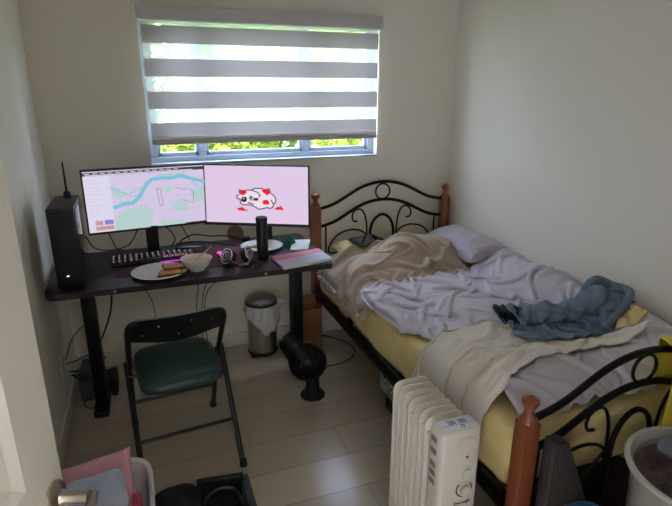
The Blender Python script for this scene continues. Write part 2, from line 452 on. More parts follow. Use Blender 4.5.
def raster(H, P, add=.004):
    H = H.copy(); n, m, _ = P.shape
    for a in (0, .33, .66):
        for b in (0, .33, .66):
            q = P[:-1, :-1]*(1-a)*(1-b)+P[1:, :-1]*a*(1-b)+P[:-1, 1:]*(1-a)*b+P[1:, 1:]*a*b
            i = np.clip(((q[..., 0]-GX0)/GD+.5).astype(int), 0, H.shape[0]-1); j = np.clip(((q[..., 1]-GY0)/GD+.5).astype(int), 0, H.shape[1]-1)
            ok = q[..., 2] > MZ1-.03
            np.maximum.at(H, (i[ok], j[ok]), q[..., 2][ok]+add)
    return H

def cloth_obj(name, P, m, th=.006, parent=None, sub=1, smooth_it=2):
    n, mm, _ = P.shape; P = P.copy()
    for _ in range(smooth_it):
        Q = P.copy(); Q[1:-1, 1:-1] = .5*P[1:-1, 1:-1]+.125*(P[2:, 1:-1]+P[:-2, 1:-1]+P[1:-1, 2:]+P[1:-1, :-2]); P = Q
    me = bpy.data.meshes.new(name)
    idx = np.arange(n*mm).reshape(n, mm)
    f = np.stack([idx[:-1, :-1], idx[1:, :-1], idx[1:, 1:], idx[:-1, 1:]], -1).reshape(-1, 4)
    me.from_pydata(P.reshape(-1, 3).tolist(), [], f.tolist()); me.materials.append(m)
    me.polygons.foreach_set('use_smooth', [True]*len(me.polygons)); me.update()
    o = bpy.data.objects.new(name, me); C.objects.link(o)
    s = o.modifiers.new('thickness', 'SOLIDIFY'); s.thickness = th; s.offset = 0
    if sub:
        s = o.modifiers.new('round', 'SUBSURF'); s.levels = sub; s.render_levels = sub
    if parent: o.parent = parent
    return o

def pillow_pts(c, ax, ay, az, lx, ly, h, seed, n=44):
    """closed pillow: two puffed sheets meeting at a seam; returns MB"""
    b = MB(); V = {}
    ax, ay, az = Vector(ax).normalized(), Vector(ay).normalized(), Vector(az).normalized(); c = Vector(c)
    for s in (1, -1):
        for i in range(n+1):
            for j in range(n+1):
                u = 2*i/n-1; v = 2*j/n-1
                if s == -1 and (i in (0, n) or j in (0, n)): continue
                e = (1-abs(u)**2.4)*(1-abs(v)**2.4)
                p = max(e, 0)**.42*h/2
                pinch = 1-.07*(1-abs(v)**2)*abs(u)**4
                pinch2 = 1-.07*(1-abs(u)**2)*abs(v)**4
                w = float(wave_noise(np.array(u*lx), np.array(v*ly), 14, seed))*.006*e**.4+float(wave_noise(np.array(u*lx), np.array(v*ly), 45, seed+3))*.0022*e**.3
                V[(s, i, j)] = b.bm.verts.new(c+ax*(u*lx/2*pinch)+ay*(v*ly/2*pinch2)+az*(s*(p+w)))
    for i in range(n+1):
        for j in range(n+1):
            if i in (0, n) or j in (0, n): V[(-1, i, j)] = V[(1, i, j)]
    for s in (1, -1):
        for i in range(n):
            for j in range(n):
                b.bm.faces.new((V[(s, i, j)], V[(s, i+1, j)], V[(s, i+1, j+1)], V[(s, i, j+1)]))
    return b

# ------------------------------------------------------------------ bed
bed = thing('bed', 'bed frame with red-brown wooden posts and scrolled black iron ends along the right wall', 'bed', (1.88, -1.0, 0))
BC = 1.865
def post(x, y, top, w):
    h = w/2; b = MB()
    b.box(x-h, x+h, y-h, y+h, 0, top-.088, .006)
    # tapered shoulder
    prof = [(h*1.15, top-.105), (h*.75, top-.088)]
    p = b.build('post', M['redwood'], bed)
    f = MB(); f.lathe([(0, -.0885), (h*1.02, -.0885), (h*.96, -.078), (h*.60, -.066), (h*.50, -.056), (h*.56, -.046), (h*.86, -.032), (h*.98, -.022), (h*.96, -.016), (h*.52, -.011), (h*.24, -.004), (0, 0)], (x, y, top), 20)
    f.build('finial', M['redwood'], p)
post(1.42, -.06, .955, .058); post(2.318, -.06, .955, .052)
post(1.432, -1.985, .722, .054); post(2.32, -1.985, .725, .06)
def ironwork(name, y, dz, rb=.010):
    f = lambda pts: [(BC+u, y, z+dz) for u, z in pts]
    L = MB()
    up = [(-.43, .853), (-.40, .853), (-.31, .880), (-.17, .955), (-.08, .984), (0, .992), (.08, .984), (.17, .955), (.31, .886), (.40, .862), (.43, .862)]
    L.tube(bez(f(up), 6), rb, 10)
    L.tube(bez(f([(u, z-.112) for u, z in up]), 6), rb, 10)
    L.tube(f([(-.43, .47), (.43, .47)]), rb*.9, 8)
    for s in (-1, 1): L.tube(f([(s*.38, .75), (s*.38, .47)]), .0055, 8)
    o = L.build(name, M['iron'], bed)
    R = MB(); R.tube([(BC+.048*math.cos(a*PI/16), y, .931+dz+.048*math.sin(a*PI/16)) for a in range(32)], .0055, 8, closed=True)
    R.build('ring', M['iron'], o)
    A = MB(); A.tube(bez(f([(-.088, .47), (-.084, .62), (-.078, .70), (-.05, .757), (0, .783), (.05, .757), (.078, .70), (.084, .62), (.088, .47)]), 6), .009, 10)
    A.build('hoop', M['iron'], o)
    for s in (-1, 1):
        q = MB()
        q.tube(bez(f([(s*.105, .47), (s*.103, .62), (s*.104, .69), (s*.113, .765), (s*.135, .815), (s*.165, .828), (s*.195, .812), (s*.205, .780), (s*.195, .755), (s*.17, .75)]), 6), .0055, 8)
        q.tube(bez(f([(s*.10, .655), (s*.15, .69), (s*.22, .70), (s*.30, .675), (s*.355, .61), (s*.36, .57), (s*.33, .56), (s*.27, .567)]), 6), .0055, 8)
        q.tube(bez(f([(s*.10, .66), (s*.18, .58), (s*.25, .50), (s*.29, .47)]), 6), .005, 8)
        q.build('scroll', M['iron'], o)
ironwork('headboard_iron', -.06, 0)
ironwork('footboard_iron', -1.985, -.212, .0115)
for x in (1.41, 2.33):
    MB().box(x-.012, x+.006 if x < 2 else x+.012, -1.95, -.09, .298, .364, .002).build('side_rail', M['iron'], bed)
for k in range(9):
    MB().box(1.417, 2.315, -1.85+k*.21, -1.79+k*.21, .318, .333, .002).build('slat', M['iron'], bed)

# mattress with fitted sheet
b = MB(); b.box(MX0, MX1, MY0, MY1, MZ0, MZ1, .04, 4)
bmesh.ops.subdivide_edges(b.bm, edges=[e for e in b.bm.edges if e.calc_length() > .1], cuts=40, use_grid_fill=True)
for v in b.bm.verts:
    x, y, z = v.co
    if x < MX0+.03: v.co.x += .006*math.sin(y*9+z*20)+.004*math.sin(y*23-z*46)+.003*math.sin(y*40+z*17)
    if y < MY0+.03: v.co.y += .006*math.sin(x*11+z*30)+.004*math.sin(x*17-z*60)
tag(b.build('mattress', M['sheet']), 'mattress in a pale yellow fitted sheet lying on the bed frame', 'mattress')

# yellow pillow at the head with the black tablet on it
t = pillow_pts((1.66, -.20, .615), (1, 0, 0), (0, 1, 0), (0, 0, 1), .30, .22, .11, 3, 30).build('pillow', M['sheet'])
tag(t, 'pale yellow pillow at the head of the bed beneath the black tablet', 'pillow', None)
lap = thing('tablet', 'thin black tablet lying on the yellow pillow against the headboard', 'tablet', (1.655, -.25, .70))
LM = Matrix.Translation((1.680, -.255, .682)) @ Matrix.Rotation(.32, 4, 'Z') @ Matrix.Rotation(.06, 4, 'X')
MB().box(-.095, .095, -.072, .072, -.005, .005, .003, mtx=LM).build('tablet_body', M['black'], lap)
MB().box(-.087, .087, -.064, .064, .0052, .0062, mtx=LM).build('tablet_screen', M['sidep'], lap)

# pillow against the wall
pw = pillow_pts((2.225, -.45, .668), (.9, 0, .14), (.10, 1, -.04), (-.14, 0, .9), .25, .62, .14, 8, 44).build('pillow', M['pillow'])
tag(pw, 'mauve-grey pillow tucked in the corner between headboard and right wall', 'pillow')

def bump_at(cx, cy, rx, ry, h, p=2):
    return h*np.exp(-(np.abs((gx-cx)/rx)**p+np.abs((gy-cy)/ry)**p))
inside = H0 > 0
# taupe cover bunched at the head
H1 = np.where(inside, H0+bump_at(1.64, -.22, .15, .12, .10, 4)+bump_at(1.86, -.47, .22, .17, .18)+bump_at(1.60, -.56, .17, .12, .08)+bump_at(2.05, -.42, .10, .12, .06)+.012*wave_noise(gx, gy, 16, 2), -1)
def edge_poly(pts, H, dz=.01):
    out = []
    for p in pts:
        if len(p) == 3: out.append(p); continue
        h = float(sample(H, np.array(p[0]), np.array(p[1])))
        out.append((p[0], p[1], (h if h > 0 else MZ1-.02)+dz))
    return out
def lift(P, H, dz=.008):
    h = sample(H, P[..., 0], P[..., 1]); P[..., 2] = np.where(h > 0, np.maximum(P[..., 2], h+dz), P[..., 2]); return P
A = edge_poly([(1.388, -.22, .49), (1.425, -.225, .57), (1.50, -.26), (1.60, -.33), (1.70, -.34), (1.83, -.29), (1.98, -.28), (2.12, -.34)], H1)
B = edge_poly([(1.388, -.88, .49), (1.43, -.88, .57), (1.54, -.87), (1.66, -.84), (1.83, -.82), (1.97, -.80), (2.10, -.72)], H1)
P = lift(ruled(A, B, 84, 104), H1)
Pt = drape(P, 1.42, 1.26, H1, it=80, thick=.018, seed=21, jit=.008, pin=.2, g=.0007, waves=((.022, .09, 2.2, .3), (.015, .07, .5, 1)))
tag(cloth_obj('bed_cover', Pt, M['taupe'], .007), 'crumpled taupe cotton cover bunched up near the headboard beside the black tablet', 'bed cover')
# duvet
Hb = np.where(inside, np.maximum(H0, 0)+.025+bump_at(2.26, -1.25, .13, 1.2, .10, 2)+bump_at(1.90, -1.12, .24, .17, .065)+bump_at(1.70, -1.45, .2, .15, .02)
              +bump_at(1.64, -1.80, .15, .12, .10)+bump_at(2.02, -1.80, .22, .13, .06)+.016*wave_noise(gx, gy, 11, 5), -1)
H2 = np.maximum(raster(H1, Pt)*(gy > -.95)-1.0*(gy <= -.95), Hb)
A = [(1.415, -.77, .58), (1.408, -.90, .565), (1.408, -1.05, .565), (1.43, -1.20, .575), (1.50, -1.38, .60), (1.53, -1.55, .60), (1.535, -1.70, .60), (1.50, -1.80, .60), (1.475, -1.92, .60)]
B = [(2.33, -.70, .72), (2.34, -1.0, .7), (2.34, -1.4, .7), (2.34, -1.70, .7), (2.34, -1.93, .66)]
P = lift(ruled(A, B, 132, 150), Hb)
Pd = drape(P, 1.34, 1.24, Hb, it=95, seed=33, jit=.008, pin=.25, bend=.3, g=.0006, waves=((.030, .13, 1.05, .3), (.018, .085, 2.0, 1)))
tag(cloth_obj('duvet', Pd, M['duvet'], .012), 'rumpled mauve-grey duvet spread across most of the bed', 'duvet')
# cream blanket
H3 = raster(Hb, Pd, .010)
A = [(1.392, -1.40, .46), (1.415, -1.405, .585), (1.52, -1.38, .64), (1.66, -1.40, .66), (1.80, -1.50, .67), (1.98, -1.62, .68), (2.18, -1.70, .70)]
B = [(1.392, -1.80, .43), (1.400, -1.81, .51), (1.44, -1.81, .59), (1.56, -1.79, .62), (1.74, -1.76, .66), (1.95, -1.74, .68), (2.18, -1.74, .70)]
P = lift(ruled(A, B, 96, 120), H3, .01)
Pc = drape(P, 1.38, 1.0, H3, it=90, seed=44, jit=.004, pin=.3, bend=.5, bl=.97, thick=.008, g=.0008, waves=((.055, .125, 1.40, .2), (.012, .07, 1.1, .2)))
tag(cloth_obj('blanket', Pc, M['cream'], .008, smooth_it=3), 'smooth cream blanket draped over the near left edge of the bed', 'blanket')
H4 = raster(H3, Pc, .008)
# small yellow cloth peeking behind the jeans
P = lift(ruled([(2.12, -1.60, .7), (2.25, -1.56, .7)], [(2.14, -1.70, .7), (2.27, -1.66, .7)], 26, 26), H4, .012)
Ps = drape(P, 1.2, 1.2, H4, it=30, seed=50)
tag(cloth_obj('cloth', Ps, M['sheet'], .006), 'small pale yellow cloth poking out behind the blue jeans', 'cloth')

# blue jeans: flattened trouser legs, open cuffs with shade painted inside
hh = lambda x, y: float(sample(H4, np.array(x), np.array(y)))
def leg_tube(b, pts, rad, flat, seed, n=22, openend=True):
    Q = bez([Vector(p) for p in pts], 9); N = len(Q); rings = []
    for i, p in enumerate(Q):
        tt = (Q[min(i+1, N-1)]-Q[max(i-1, 0)]).normalized(); w = Vector((0, 0, 1)).cross(tt).normalized(); u = tt.cross(w)
        r = rad[0]+(rad[1]-rad[0])*i/(N-1); ring = []
        for k in range(n):
            a = 2*PI*k/n; nz = .010*math.sin(i*.9+3*a+seed)+.008*math.sin(i*1.7-2*a+seed*2)+.004*math.sin(5*a+i*.5)
            ring.append(b.bm.verts.new(p+w*math.cos(a)*(r+nz)+u*math.sin(a)*(r*flat+nz*.8)))
        rings.append(ring)
    for A_, B_ in zip(rings, rings[1:]):
        for k in range(n): b.bm.faces.new((A_[k], A_[(k+1) % n], B_[(k+1) % n], B_[k]))
    b.bm.faces.new(rings[-1])
    return rings
zj = lambda x, y, d: (x, y, hh(x, y)+d)
jn = thing('jeans', 'crumpled blue denim jeans thrown across the foot of the bed', 'jeans', (2.0, -1.5, .7))
A = edge_poly([(1.79, -1.40), (1.92, -1.39), (2.06, -1.39), (2.20, -1.41), (2.31, -1.42)], H4, .03)
B = edge_poly([(1.72, -1.56), (1.80, -1.635), (1.95, -1.645), (2.12, -1.635), (2.29, -1.58)], H4, .03)
H5 = np.where(H4 > 0, H4+bump_at(2.02, -1.52, .25, .07, .02)+bump_at(2.24, -1.50, .07, .07, .02), -1)
Pj = drape(ruled(A, B, 64, 110), 1.40, 1.22, H5, it=60, seed=71, jit=.008, pin=.25, g=.0007, thick=.006, waves=((.03, .075, 1.2, .4), (.02, .06, .2, 1)))
jb = cloth_obj('trousers', Pj+0, M['denim'], .006, None, 1, 1)
for v in jb.data.vertices: v.co -= Vector(jn.location)
jb.parent = jn
H6 = raster(H4, Pj, .004)
b = MB()
zk = lambda x, y, d: (x, y, float(sample(H6, np.array(x), np.array(y)))*.3+hh(x, y)*.7+d)
leg_tube(b, [zk(1.765, -1.44, .042), zk(1.86, -1.445, .040), zk(1.97, -1.455, .034), zk(2.09, -1.465, .032), zk(2.22, -1.475, .035)], (.074, .056), .50, 1.0, 28)
b.tube(bez([zj(2.17, -1.43, .045), zj(2.24, -1.415, .055), zj(2.30, -1.44, .055), zj(2.315, -1.50, .05), zj(2.28, -1.56, .04), zj(2.20, -1.60, .03), zj(2.10, -1.62, .025)], 6), [.026-.0004*i for i in range(37)], 12, flat=1.3)
lo = b.build('trouser_leg', M['denim'], jn, smooth=80)
s_ = lo.modifiers.new('round', 'SUBSURF'); s_.levels = 1; s_.render_levels = 1
b = MB()
leg_tube(b, [zk(1.7635, -1.44, .042), zk(1.80, -1.441, .042), zk(1.83, -1.443, .042)], (.060, .042), .44, 1.0)
b.build('cuff_shade', M['denim_dark'], jn, smooth=80)  # dark closed tube stands in for the shade inside the cuff

# ------------------------------------------------------------------ desk
desk = thing('desk', 'long black desk on two steel legs under the window', 'desk', (.65, -.4, 0))
poly = []
x0, x1, y0, y1 = .03, 1.285, -.752, -.17
for cx, cy, a0 in ((x1-.02, y0+.02, -90), (x1-.02, y1-.02, 0), (x0+.05, y1-.05, 90), (x0+.05, y0+.05, 180)):
    r = .02 if cx > 1 else .05
    for k in range(7):
        a = math.radians(a0+15*k); poly.append((cx+r*math.cos(a), cy+r*math.sin(a)))
MB().prism(poly, .026, Matrix.Translation((0, 0, .714)), .003).build('desktop', M['desk'], desk)
for x in (.152, 1.188):
    l = MB(); l.box(x-.03, x+.03, -.44, -.37, .03, .714, .006)
    lg = l.build('leg', M['deskleg'], desk)
    MB().box(x-.036, x+.036, -.545, -.10, 0, .034, .014, 3).build('foot', M['deskleg'], lg)
MB().box(.12, 1.20, -.43, -.38, .672, .714, .003).build('cross_beam', M['deskleg'], desk)
for x in (.95, .30): MB().lathe([(0, 0), (.006, 0), (.006, .004), (0, .005)], (x, -.752, .727), 10, mtx=Matrix.Translation((x, -.752, .727)) @ Matrix.Rotation(PI/2, 4, 'X') @ Matrix.Translation((-x, .752, -.727))).build('screw', M['steel'], desk)

Z = .7401
# desk mat
tag(MB().box(.30, .95, -.62, -.27, Z, Z+.003, .001).build('desk_mat', M['matred']), 'dark crimson mat under the keyboard on the desk', 'desk mat')
ZM = Z+.003
# monitors
def monitor(label, c, yaw, tilt, w, h, base, kind):
    t = thing('monitor', label, 'monitor', (base[0], base[1], Z))
    c = Vector(c); ex = Vector((math.cos(yaw), math.sin(yaw), 0)); n = Vector((math.sin(yaw), -math.cos(yaw), 0))
    ez = Vector((0, 0, 1))*math.cos(tilt)-n*math.sin(tilt)
    Mx = frame_mtx(c, ex, ez)      # x right, y up, z towards the viewer
    MB().box(-w/2, w/2, -h/2, h/2, -.022, 0, .004, mtx=Mx).box(-w*.32, w*.32, -h*.34, h*.3, -.05, -.02, .008, mtx=Mx).build('monitor_housing', M['black'], t)
    cz = .016
    scr = MB().box(-w/2+.007, w/2-.007, -h/2+cz, h/2-.007, 0, .001, mtx=Mx).build('screen', SCR[kind], t, smooth=0)
    chin = MB().box(-w/2+.001, w/2-.001, -h/2+.001, -h/2+cz-.002, 0, .0015, mtx=Mx).build('chin', M['dgrey'] if kind == 'art' else M['black'], t, smooth=0)
    s = MB(); bx_, by_ = base
    s.box(bx_-.03, bx_+.03, by_-.012, by_+.012, Z+.006, c.z-.02, .004)
    s.tube([(bx_, by_, c.z-.04), tuple(c-n*.04)], .02, 10)
    s.build('stand_column', M['black'], t)
    MB().prism([(bx_-.11, by_-.085), (bx_+.11, by_-.085), (bx_+.085, by_+.07), (bx_-.085, by_+.07)], .009, Matrix.Translation((0, 0, Z)), .003).build('stand_foot', M['black'], t)
    return t, Mx, scr
ES = .28
SCR = {'map': emis('screen_map_base', (212, 204, 232), ES), 'art': emis('screen_lilac', (226, 204, 232), ES)}
EM = {k: emis('screen_'+k, v, ES) for k, v in dict(panel=(222, 218, 240), water=(120, 196, 220), park=(176, 214, 208), road=(226, 178, 212), ink=(70, 50, 96), bar=(60, 54, 66),
      tan=(190, 130, 110), violet=(86, 50, 200), white=(240, 226, 240), red=(238, 24, 54), black=(34, 20, 40), leafg=(60, 130, 80), berry=(190, 96, 90)).items()}
tm, Mm, scr1 = monitor('left monitor on the desk showing a city map', (.472, -.386, 1.042), .11, -.12, .553, .310, (.475, -.275), 'map')
ta, Ma, scr2 = monitor('right monitor on the desk showing a pale pink screen with a doodled animal', (.990, -.386, 1.021), -.466, .013, .562, .318, (1.06, -.30), 'art')

class Flat:
    """shapes drawn in a screen's own 0..1 coordinates, v measured downwards"""
    def __init__(s, Mx, w, h, lvl, parent): s.M, s.w, s.h, s.l, s.p = Mx, w, h, lvl, parent
    def pt(s, u, v, l): return s.M @ Vector(((u-.5)*s.w, (.5-v)*s.h, .0012+.0004*l))
    def polys(s, name, polys, m, l=1):
        for q in polys:
            b = MB(); b.bm.faces.new([b.bm.verts.new(s.pt(u, v, l)) for u, v in q]); b.build(name, m, s.p, smooth=0)
    def strokes(s, name, lines, wd, m, l=2):
        if name in ('canal', 'outline', 'doodle_line') and len(lines) > 1:
            for ln in lines: s.strokes(name, [ln], wd, m, l)
            return
        b = MB(); asp = s.w/s.h
        for ln in lines:
            for (u0, v0), (u1, v1) in zip(ln, ln[1:]):
                dx, dy = (u1-u0)*asp, v1-v0; L = math.hypot(dx, dy) or 1
                w_ = wd/2; nx, ny = -dy/L*w_/asp, dx/L*w_; exx, exy = dx/L*w_*.6/asp, dy/L*w_*.6
                b.bm.faces.new([b.bm.verts.new(s.pt(u, v, l)) for u, v in ((u0+nx-exx, v0+ny-exy), (u1+nx+exx, v1+ny+exy), (u1-nx+exx, v1-ny+exy), (u0-nx-exx, v0-ny-exy))])
        return b.build(name, m, s.p, smooth=0)
r = random.Random(3)
F = Flat(Mm, .539, .287, 0, scr1)
F.polys('browser_bar', [[(0, 0), (1, 0), (1, .055), (0, .055)]], EM['bar'])
F.strokes('browser_tabs', [[(.02+.06*k, .02), (.055+.06*k, .02)] for k in range(13)]+[[(.02, .045), (.9, .045)]], .012, EM['white'])
F.polys('sidebar', [[(0, .055), (.205, .055), (.205, 1), (0, 1)]], EM['panel'])
F.strokes('sidebar_lines', [[(.02, .12+.06*k), (.03+r.uniform(.05, .15), .12+.06*k)] for k in range(10)], .007, EM['road'])
F.polys('thumbnail', [[(.055, .80), (.115, .80), (.115, .88), (.055, .88)], [(.055, .90), (.20, .90), (.20, .97), (.055, .97)]], EM['tan'])
F.polys('thumbnail', [[(.13, .80), (.20, .80), (.20, .88), (.13, .88)]], EM['violet'])
F.polys('park', [[(.22, .22), (.34, .38), (.30, .44), (.215, .40)], [(.22, .74), (.34, .64), (.48, .62), (.54, .74), (.50, 1), (.205, 1)], [(.72, .60), (.80, .56), (.85, .62), (.84, .76), (.76, .78), (.71, .70)],
      [(.68, .08), (.78, .08), (.84, .13), (.74, .16)], [(.87, .42), (1, .36), (1, .62), (.90, .60)], [(.66, .30), (.72, .33), (.70, .42), (.65, .40)], [(.56, 1), (.60, .88), (.80, .92), (.82, 1)]], EM['park'])
F.strokes('street', [[(.22+.0, y), (1, y+r.uniform(-.06, .06))] for y in [.12, .2, .28, .36, .45, .52, .6, .68, .76, .84, .92]]+[[(x, .06), (x+r.uniform(-.05, .05), 1)] for x in [.26, .32, .4, .46, .52, .58, .63, .69, .75, .81, .88, .95]], .006, EM['road'], 1.5)
F.strokes('river', [[(.22, .60), (.30, .55), (.37, .55), (.43, .46), (.47, .34), (.50, .24), (.55, .17), (.64, .16), (.72, .17), (.80, .14), (.88, .20), (1, .27)]], .058, EM['water'], 2)
F.strokes('canal', [[(.20, .27), (.27, .33), (.34, .40), (.40, .34), (.48, .30)], [(.34, .40), (.38, .44), (.43, .40)], [(.80, .14), (.84, .06)], [(.55, .17), (.62, .10), (.72, .12)], [(.88, .20), (.94, .36), (1, .36)]], .014, EM['water'], 2)
F.strokes('outline', [[(.58, .34), (.62, .34), (.615, .45), (.63, .63), (.60, .64), (.59, .48), (.58, .34)], [(.74, .33), (.80, .38), (.86, .38), (.90, .42), (.90, .64), (.80, .56)]], .006, EM['ink'], 3)
F = Flat(Ma, .548, .295, 0, scr2)
# crop coordinates of the doodle -> screen coordinates
cu = lambda x, y: ((225+x/11.2-202)/106, (175+y/11.2-165.5)/57.5)
P_ = lambda l: [cu(x, y) for x, y in l]
F.polys('doodle_body', [P_([(135, 205), (165, 150), (300, 150), (330, 130), (430, 128), (500, 185), (560, 215), (572, 270), (545, 335), (500, 350), (400, 362), (340, 350), (290, 320), (180, 315), (160, 260), (130, 240)])], EM['white'], 1)
F.polys('doodle_spot', [P_([(150, 150), (235, 150), (242, 180), (215, 205), (180, 208), (152, 190)]), P_([(415, 135), (500, 130), (520, 165), (505, 190), (485, 190), (475, 212), (455, 190), (420, 165)]), P_([(412, 285), (430, 260), (480, 255), (500, 300), (470, 312), (430, 308)]),
      P_([(120, 362), (180, 348), (255, 388), (140, 385)]), P_([(540, 362), (590, 332), (640, 335), (655, 368)])], EM['red'], 2)
F.polys('doodle_leaf', [P_([(150, 145), (185, 148), (160, 175)]), P_([(475, 120), (510, 130), (500, 165)]), P_([(455, 285), (480, 285), (470, 300)]), P_([(170, 335), (195, 345), (180, 352)]), P_([(605, 325), (640, 322), (625, 338)])], EM['leafg'], 3)
F.strokes('doodle_line', [P_([(150, 205), (128, 215), (130, 245), (165, 255), (165, 300), (200, 318), (285, 318), (345, 345), (365, 362), (400, 362), (440, 350), (480, 345), (500, 352), (530, 340), (545, 310)]),
      P_([(240, 150), (300, 150), (330, 130), (420, 128)]), P_([(300, 150), (370, 175), (395, 210), (385, 222)]), P_([(520, 185), (560, 220), (570, 265), (555, 292), (535, 300), (518, 255)]),
      P_([(270, 240), (285, 220), (300, 225), (280, 250), (300, 265)]), P_([(250, 300), (265, 290), (285, 300), (315, 312)])], .018, EM['black'], 4)
F.polys('doodle_eye', [P_([(185, 232), (225, 225), (243, 245), (235, 280), (200, 290), (172, 270)]), P_([(300, 232), (345, 240), (375, 235), (365, 268), (320, 268)])], EM['black'], 5)
F.polys('doodle_eye_light', [P_([(195, 245), (215, 240), (205, 262)]), P_([(310, 242), (328, 246), (318, 256)])], EM['white'], 6)

# computer tower
tw = thing('computer_tower', 'black computer tower standing on the left end of the desk', 'computer tower', (.13, -.56, Z))
tz = 1.088
MB().box(.082, .185, -.70, -.42, Z+.01, tz, .006).build('case', M['black'], tw)
MB().box(.087, .18, -.704, -.699, Z+.03, tz-.012, .002).build('front_panel', M['blackm'], tw)
MB().box(.1852, .1875, -.685, -.435, Z+.03, tz-.015, .001).build('side_panel', M['sidep'], tw)
MB().box(.123, .132, -.7062, -.704, Z+.06, Z+.062).build('power_light', emis('cool_led', (220, 225, 255), 1.2), tw, smooth=0)
for x in (.098, .168):
    MB().box(x-.012, x+.012, -.68, -.44, Z, Z+.011, .002).build('foot', M['blackm'], tw)
an = thing('antenna', 'thin upright black antenna on top of the computer tower', 'antenna', (.142, -.48, tz))
MB().lathe([(0, 0), (.016, 0), (.015, .02), (.010, .028), (0, .028)], (.142, -.48, tz), 16).build('antenna_base', M['blackm'], an)
MB().lathe([(0, .025), (.0055, .025), (.0042, .08), (.003, .155), (0, .157)], (.142, -.48, tz), 10).build('antenna_rod', M['blackm'], an)

# keyboard
kb = thing('keyboard', 'black keyboard with backlit keys in front of the left monitor', 'keyboard', (.47, -.40, ZM))
KM = Matrix.Translation((.468, -.405, ZM)) @ Matrix.Rotation(.03, 4, 'Z')
MB().box(-.19, .19, -.07, .07, 0, .016, .004, mtx=KM).build('keyboard_body', M['blackm'], kb)
key0 = None
ledb = MB(); ledm = MB()
for row in range(5):
    n = 15
    for k in range(n):
        x = -.179+k*.0256; y = .048-row*.0245
        if row == 4 and 4 <= k <= 8:
            if k > 4: continue
            w_ = .0256*5-.004
        else: w_ = .0205
        if key0 is None:
            key0 = MB().box(0, .0205, 0, .0205, 0, .008, .002)
            key0 = key0.build('key', M['black'], kb); key0.matrix_parent_inverse = Matrix.Identity(4); kmesh = key0.data
            kk = key0
            for v in kmesh.vertices: v.co = v.co+kb.location
        else:
            kk = key0.copy(); C.objects.link(kk)
        kk.parent = kb
        kk.matrix_local = Matrix.Translation(-Vector(kb.location)) @ KM @ Matrix.Translation((x-.01, y-.01, .015)) @ Matrix.Scale(w_/.0205, 4, (1, 0, 0))
        (ledm if (row == 2 and k > 8) or row == 3 else ledb).box(x-.003, x+.003, y-.003, y+.002, .0231, .0234, mtx=KM)
ledb.build('key_legends', emis('legend_white', (235, 220, 240), .22), kb, smooth=0)
ledm.build('key_legends', emis('legend_pink', (225, 110, 150), .22), kb, smooth=0)
MB().box(.03, .15, -.074, -.070, .003, .008, mtx=KM).build('light_bar', emis('glow_magenta', (190, 40, 190), .45), kb, smooth=0)
MB().box(.06, .15, -.0232, -.020, .016, .020, mtx=KM).build('light_bar', emis('glow_orange', (255, 110, 70), .5), kb, smooth=0)

# mouse
mo = thing('computer_mouse', 'black computer mouse with a pink and violet light strip beside the headphones', 'mouse', (.80, -.50, ZM))
MB().lathe([(0, .034), (.015, .032), (.026, .022), (.031, .008), (.031, 0), (0, 0)], (.80, -.50, ZM), 24, sx=1, sy=1.7).build('mouse_body', M['black'], mo)
MB().tube([(.775, -.525, ZM+.028), (.785, -.505, ZM+.034)], .004, 8).build('light_strip', emis('mouse_violet', (200, 70, 240), .7), mo)
MB().tube([(.768, -.49, ZM+.026), (.78, -.475, ZM+.028)], .004, 8).build('light_strip', emis('mouse_coral', (255, 80, 100), .6), mo)

# plate with toast
pl = thing('dinner_plate', 'white plate of toast near the front edge of the desk', 'plate', (.492, -.602, Z))
MB().lathe([(0, .005), (.07, .005), (.085, .008), (.12, .016), (.122, .0175), (.119, .0185), (.084, .0115), (.068, .009), (0, .009)], (.488, -.628, Z), 48).build('plate_body', M['white'], pl)
MB().lathe([(.055, 0), (.062, 0), (.062, .006), (.055, .006)], (.488, -.628, Z), 40).build('foot_ring', M['white'], pl)
def toast(x, y, z, rot, tilt, label):
    TM = Matrix.Translation((x, y, z)) @ Matrix.Rotation(rot, 4, 'Z') @ Matrix.Rotation(tilt, 4, 'Y')
    t = thing('toast', label, 'toast', (x, y, z))
    MB().prism([(-.058, -.036), (.054, -.041), (.06, 0), (.036, .041), (-.036, .036)], .012, TM, .004).build('crust', M['crust'], t)
    MB().prism([(-.050, -.029), (.047, -.034), (.052, 0), (.031, .034), (-.031, .029)], .003, TM @ Matrix.Translation((0, 0, .0105)), .001).build('crumb', M['toast'], t)
toast(.528, -.678, Z+.012, .1, 0, 'browned toast piece at the front of the white plate')
toast(.545, -.625, Z+.022, .35, .12, 'pale toast piece leaning on the browned one')
# bowl
bo = thing('bowl', 'small white bowl holding porridge beside the plate', 'bowl', (.655, -.605, Z))
bc = (.655, -.620, Z)
MB().lathe([(0, .004), (.03, .004), (.032, 0), (.036, 0), (.037, .006), (.055, .022), (.067, .045), (.0715, .056), (.0725, .0575), (.070, .058), (.063, .045), (.05, .024), (.03, .012), (0, .010)], bc, 44).build('bowl_body', M['white'], bo)
tag(MB().lathe([(0, .046), (.03, .043), (.058, .040), (.055, .034), (0, .030)], bc, 32, wob=lambda a, z: .02*math.sin(a*37)).build('porridge', M['soup']), 'beige porridge inside the small white bowl', 'porridge')
tag(MB().tube([(.655, -.615, Z+.047), (.735, -.555, Z+.088)], [.0035, .0025], 8).build('chopstick', M['chopw']), 'pale chopstick leaning out of the small white bowl', 'chopstick')

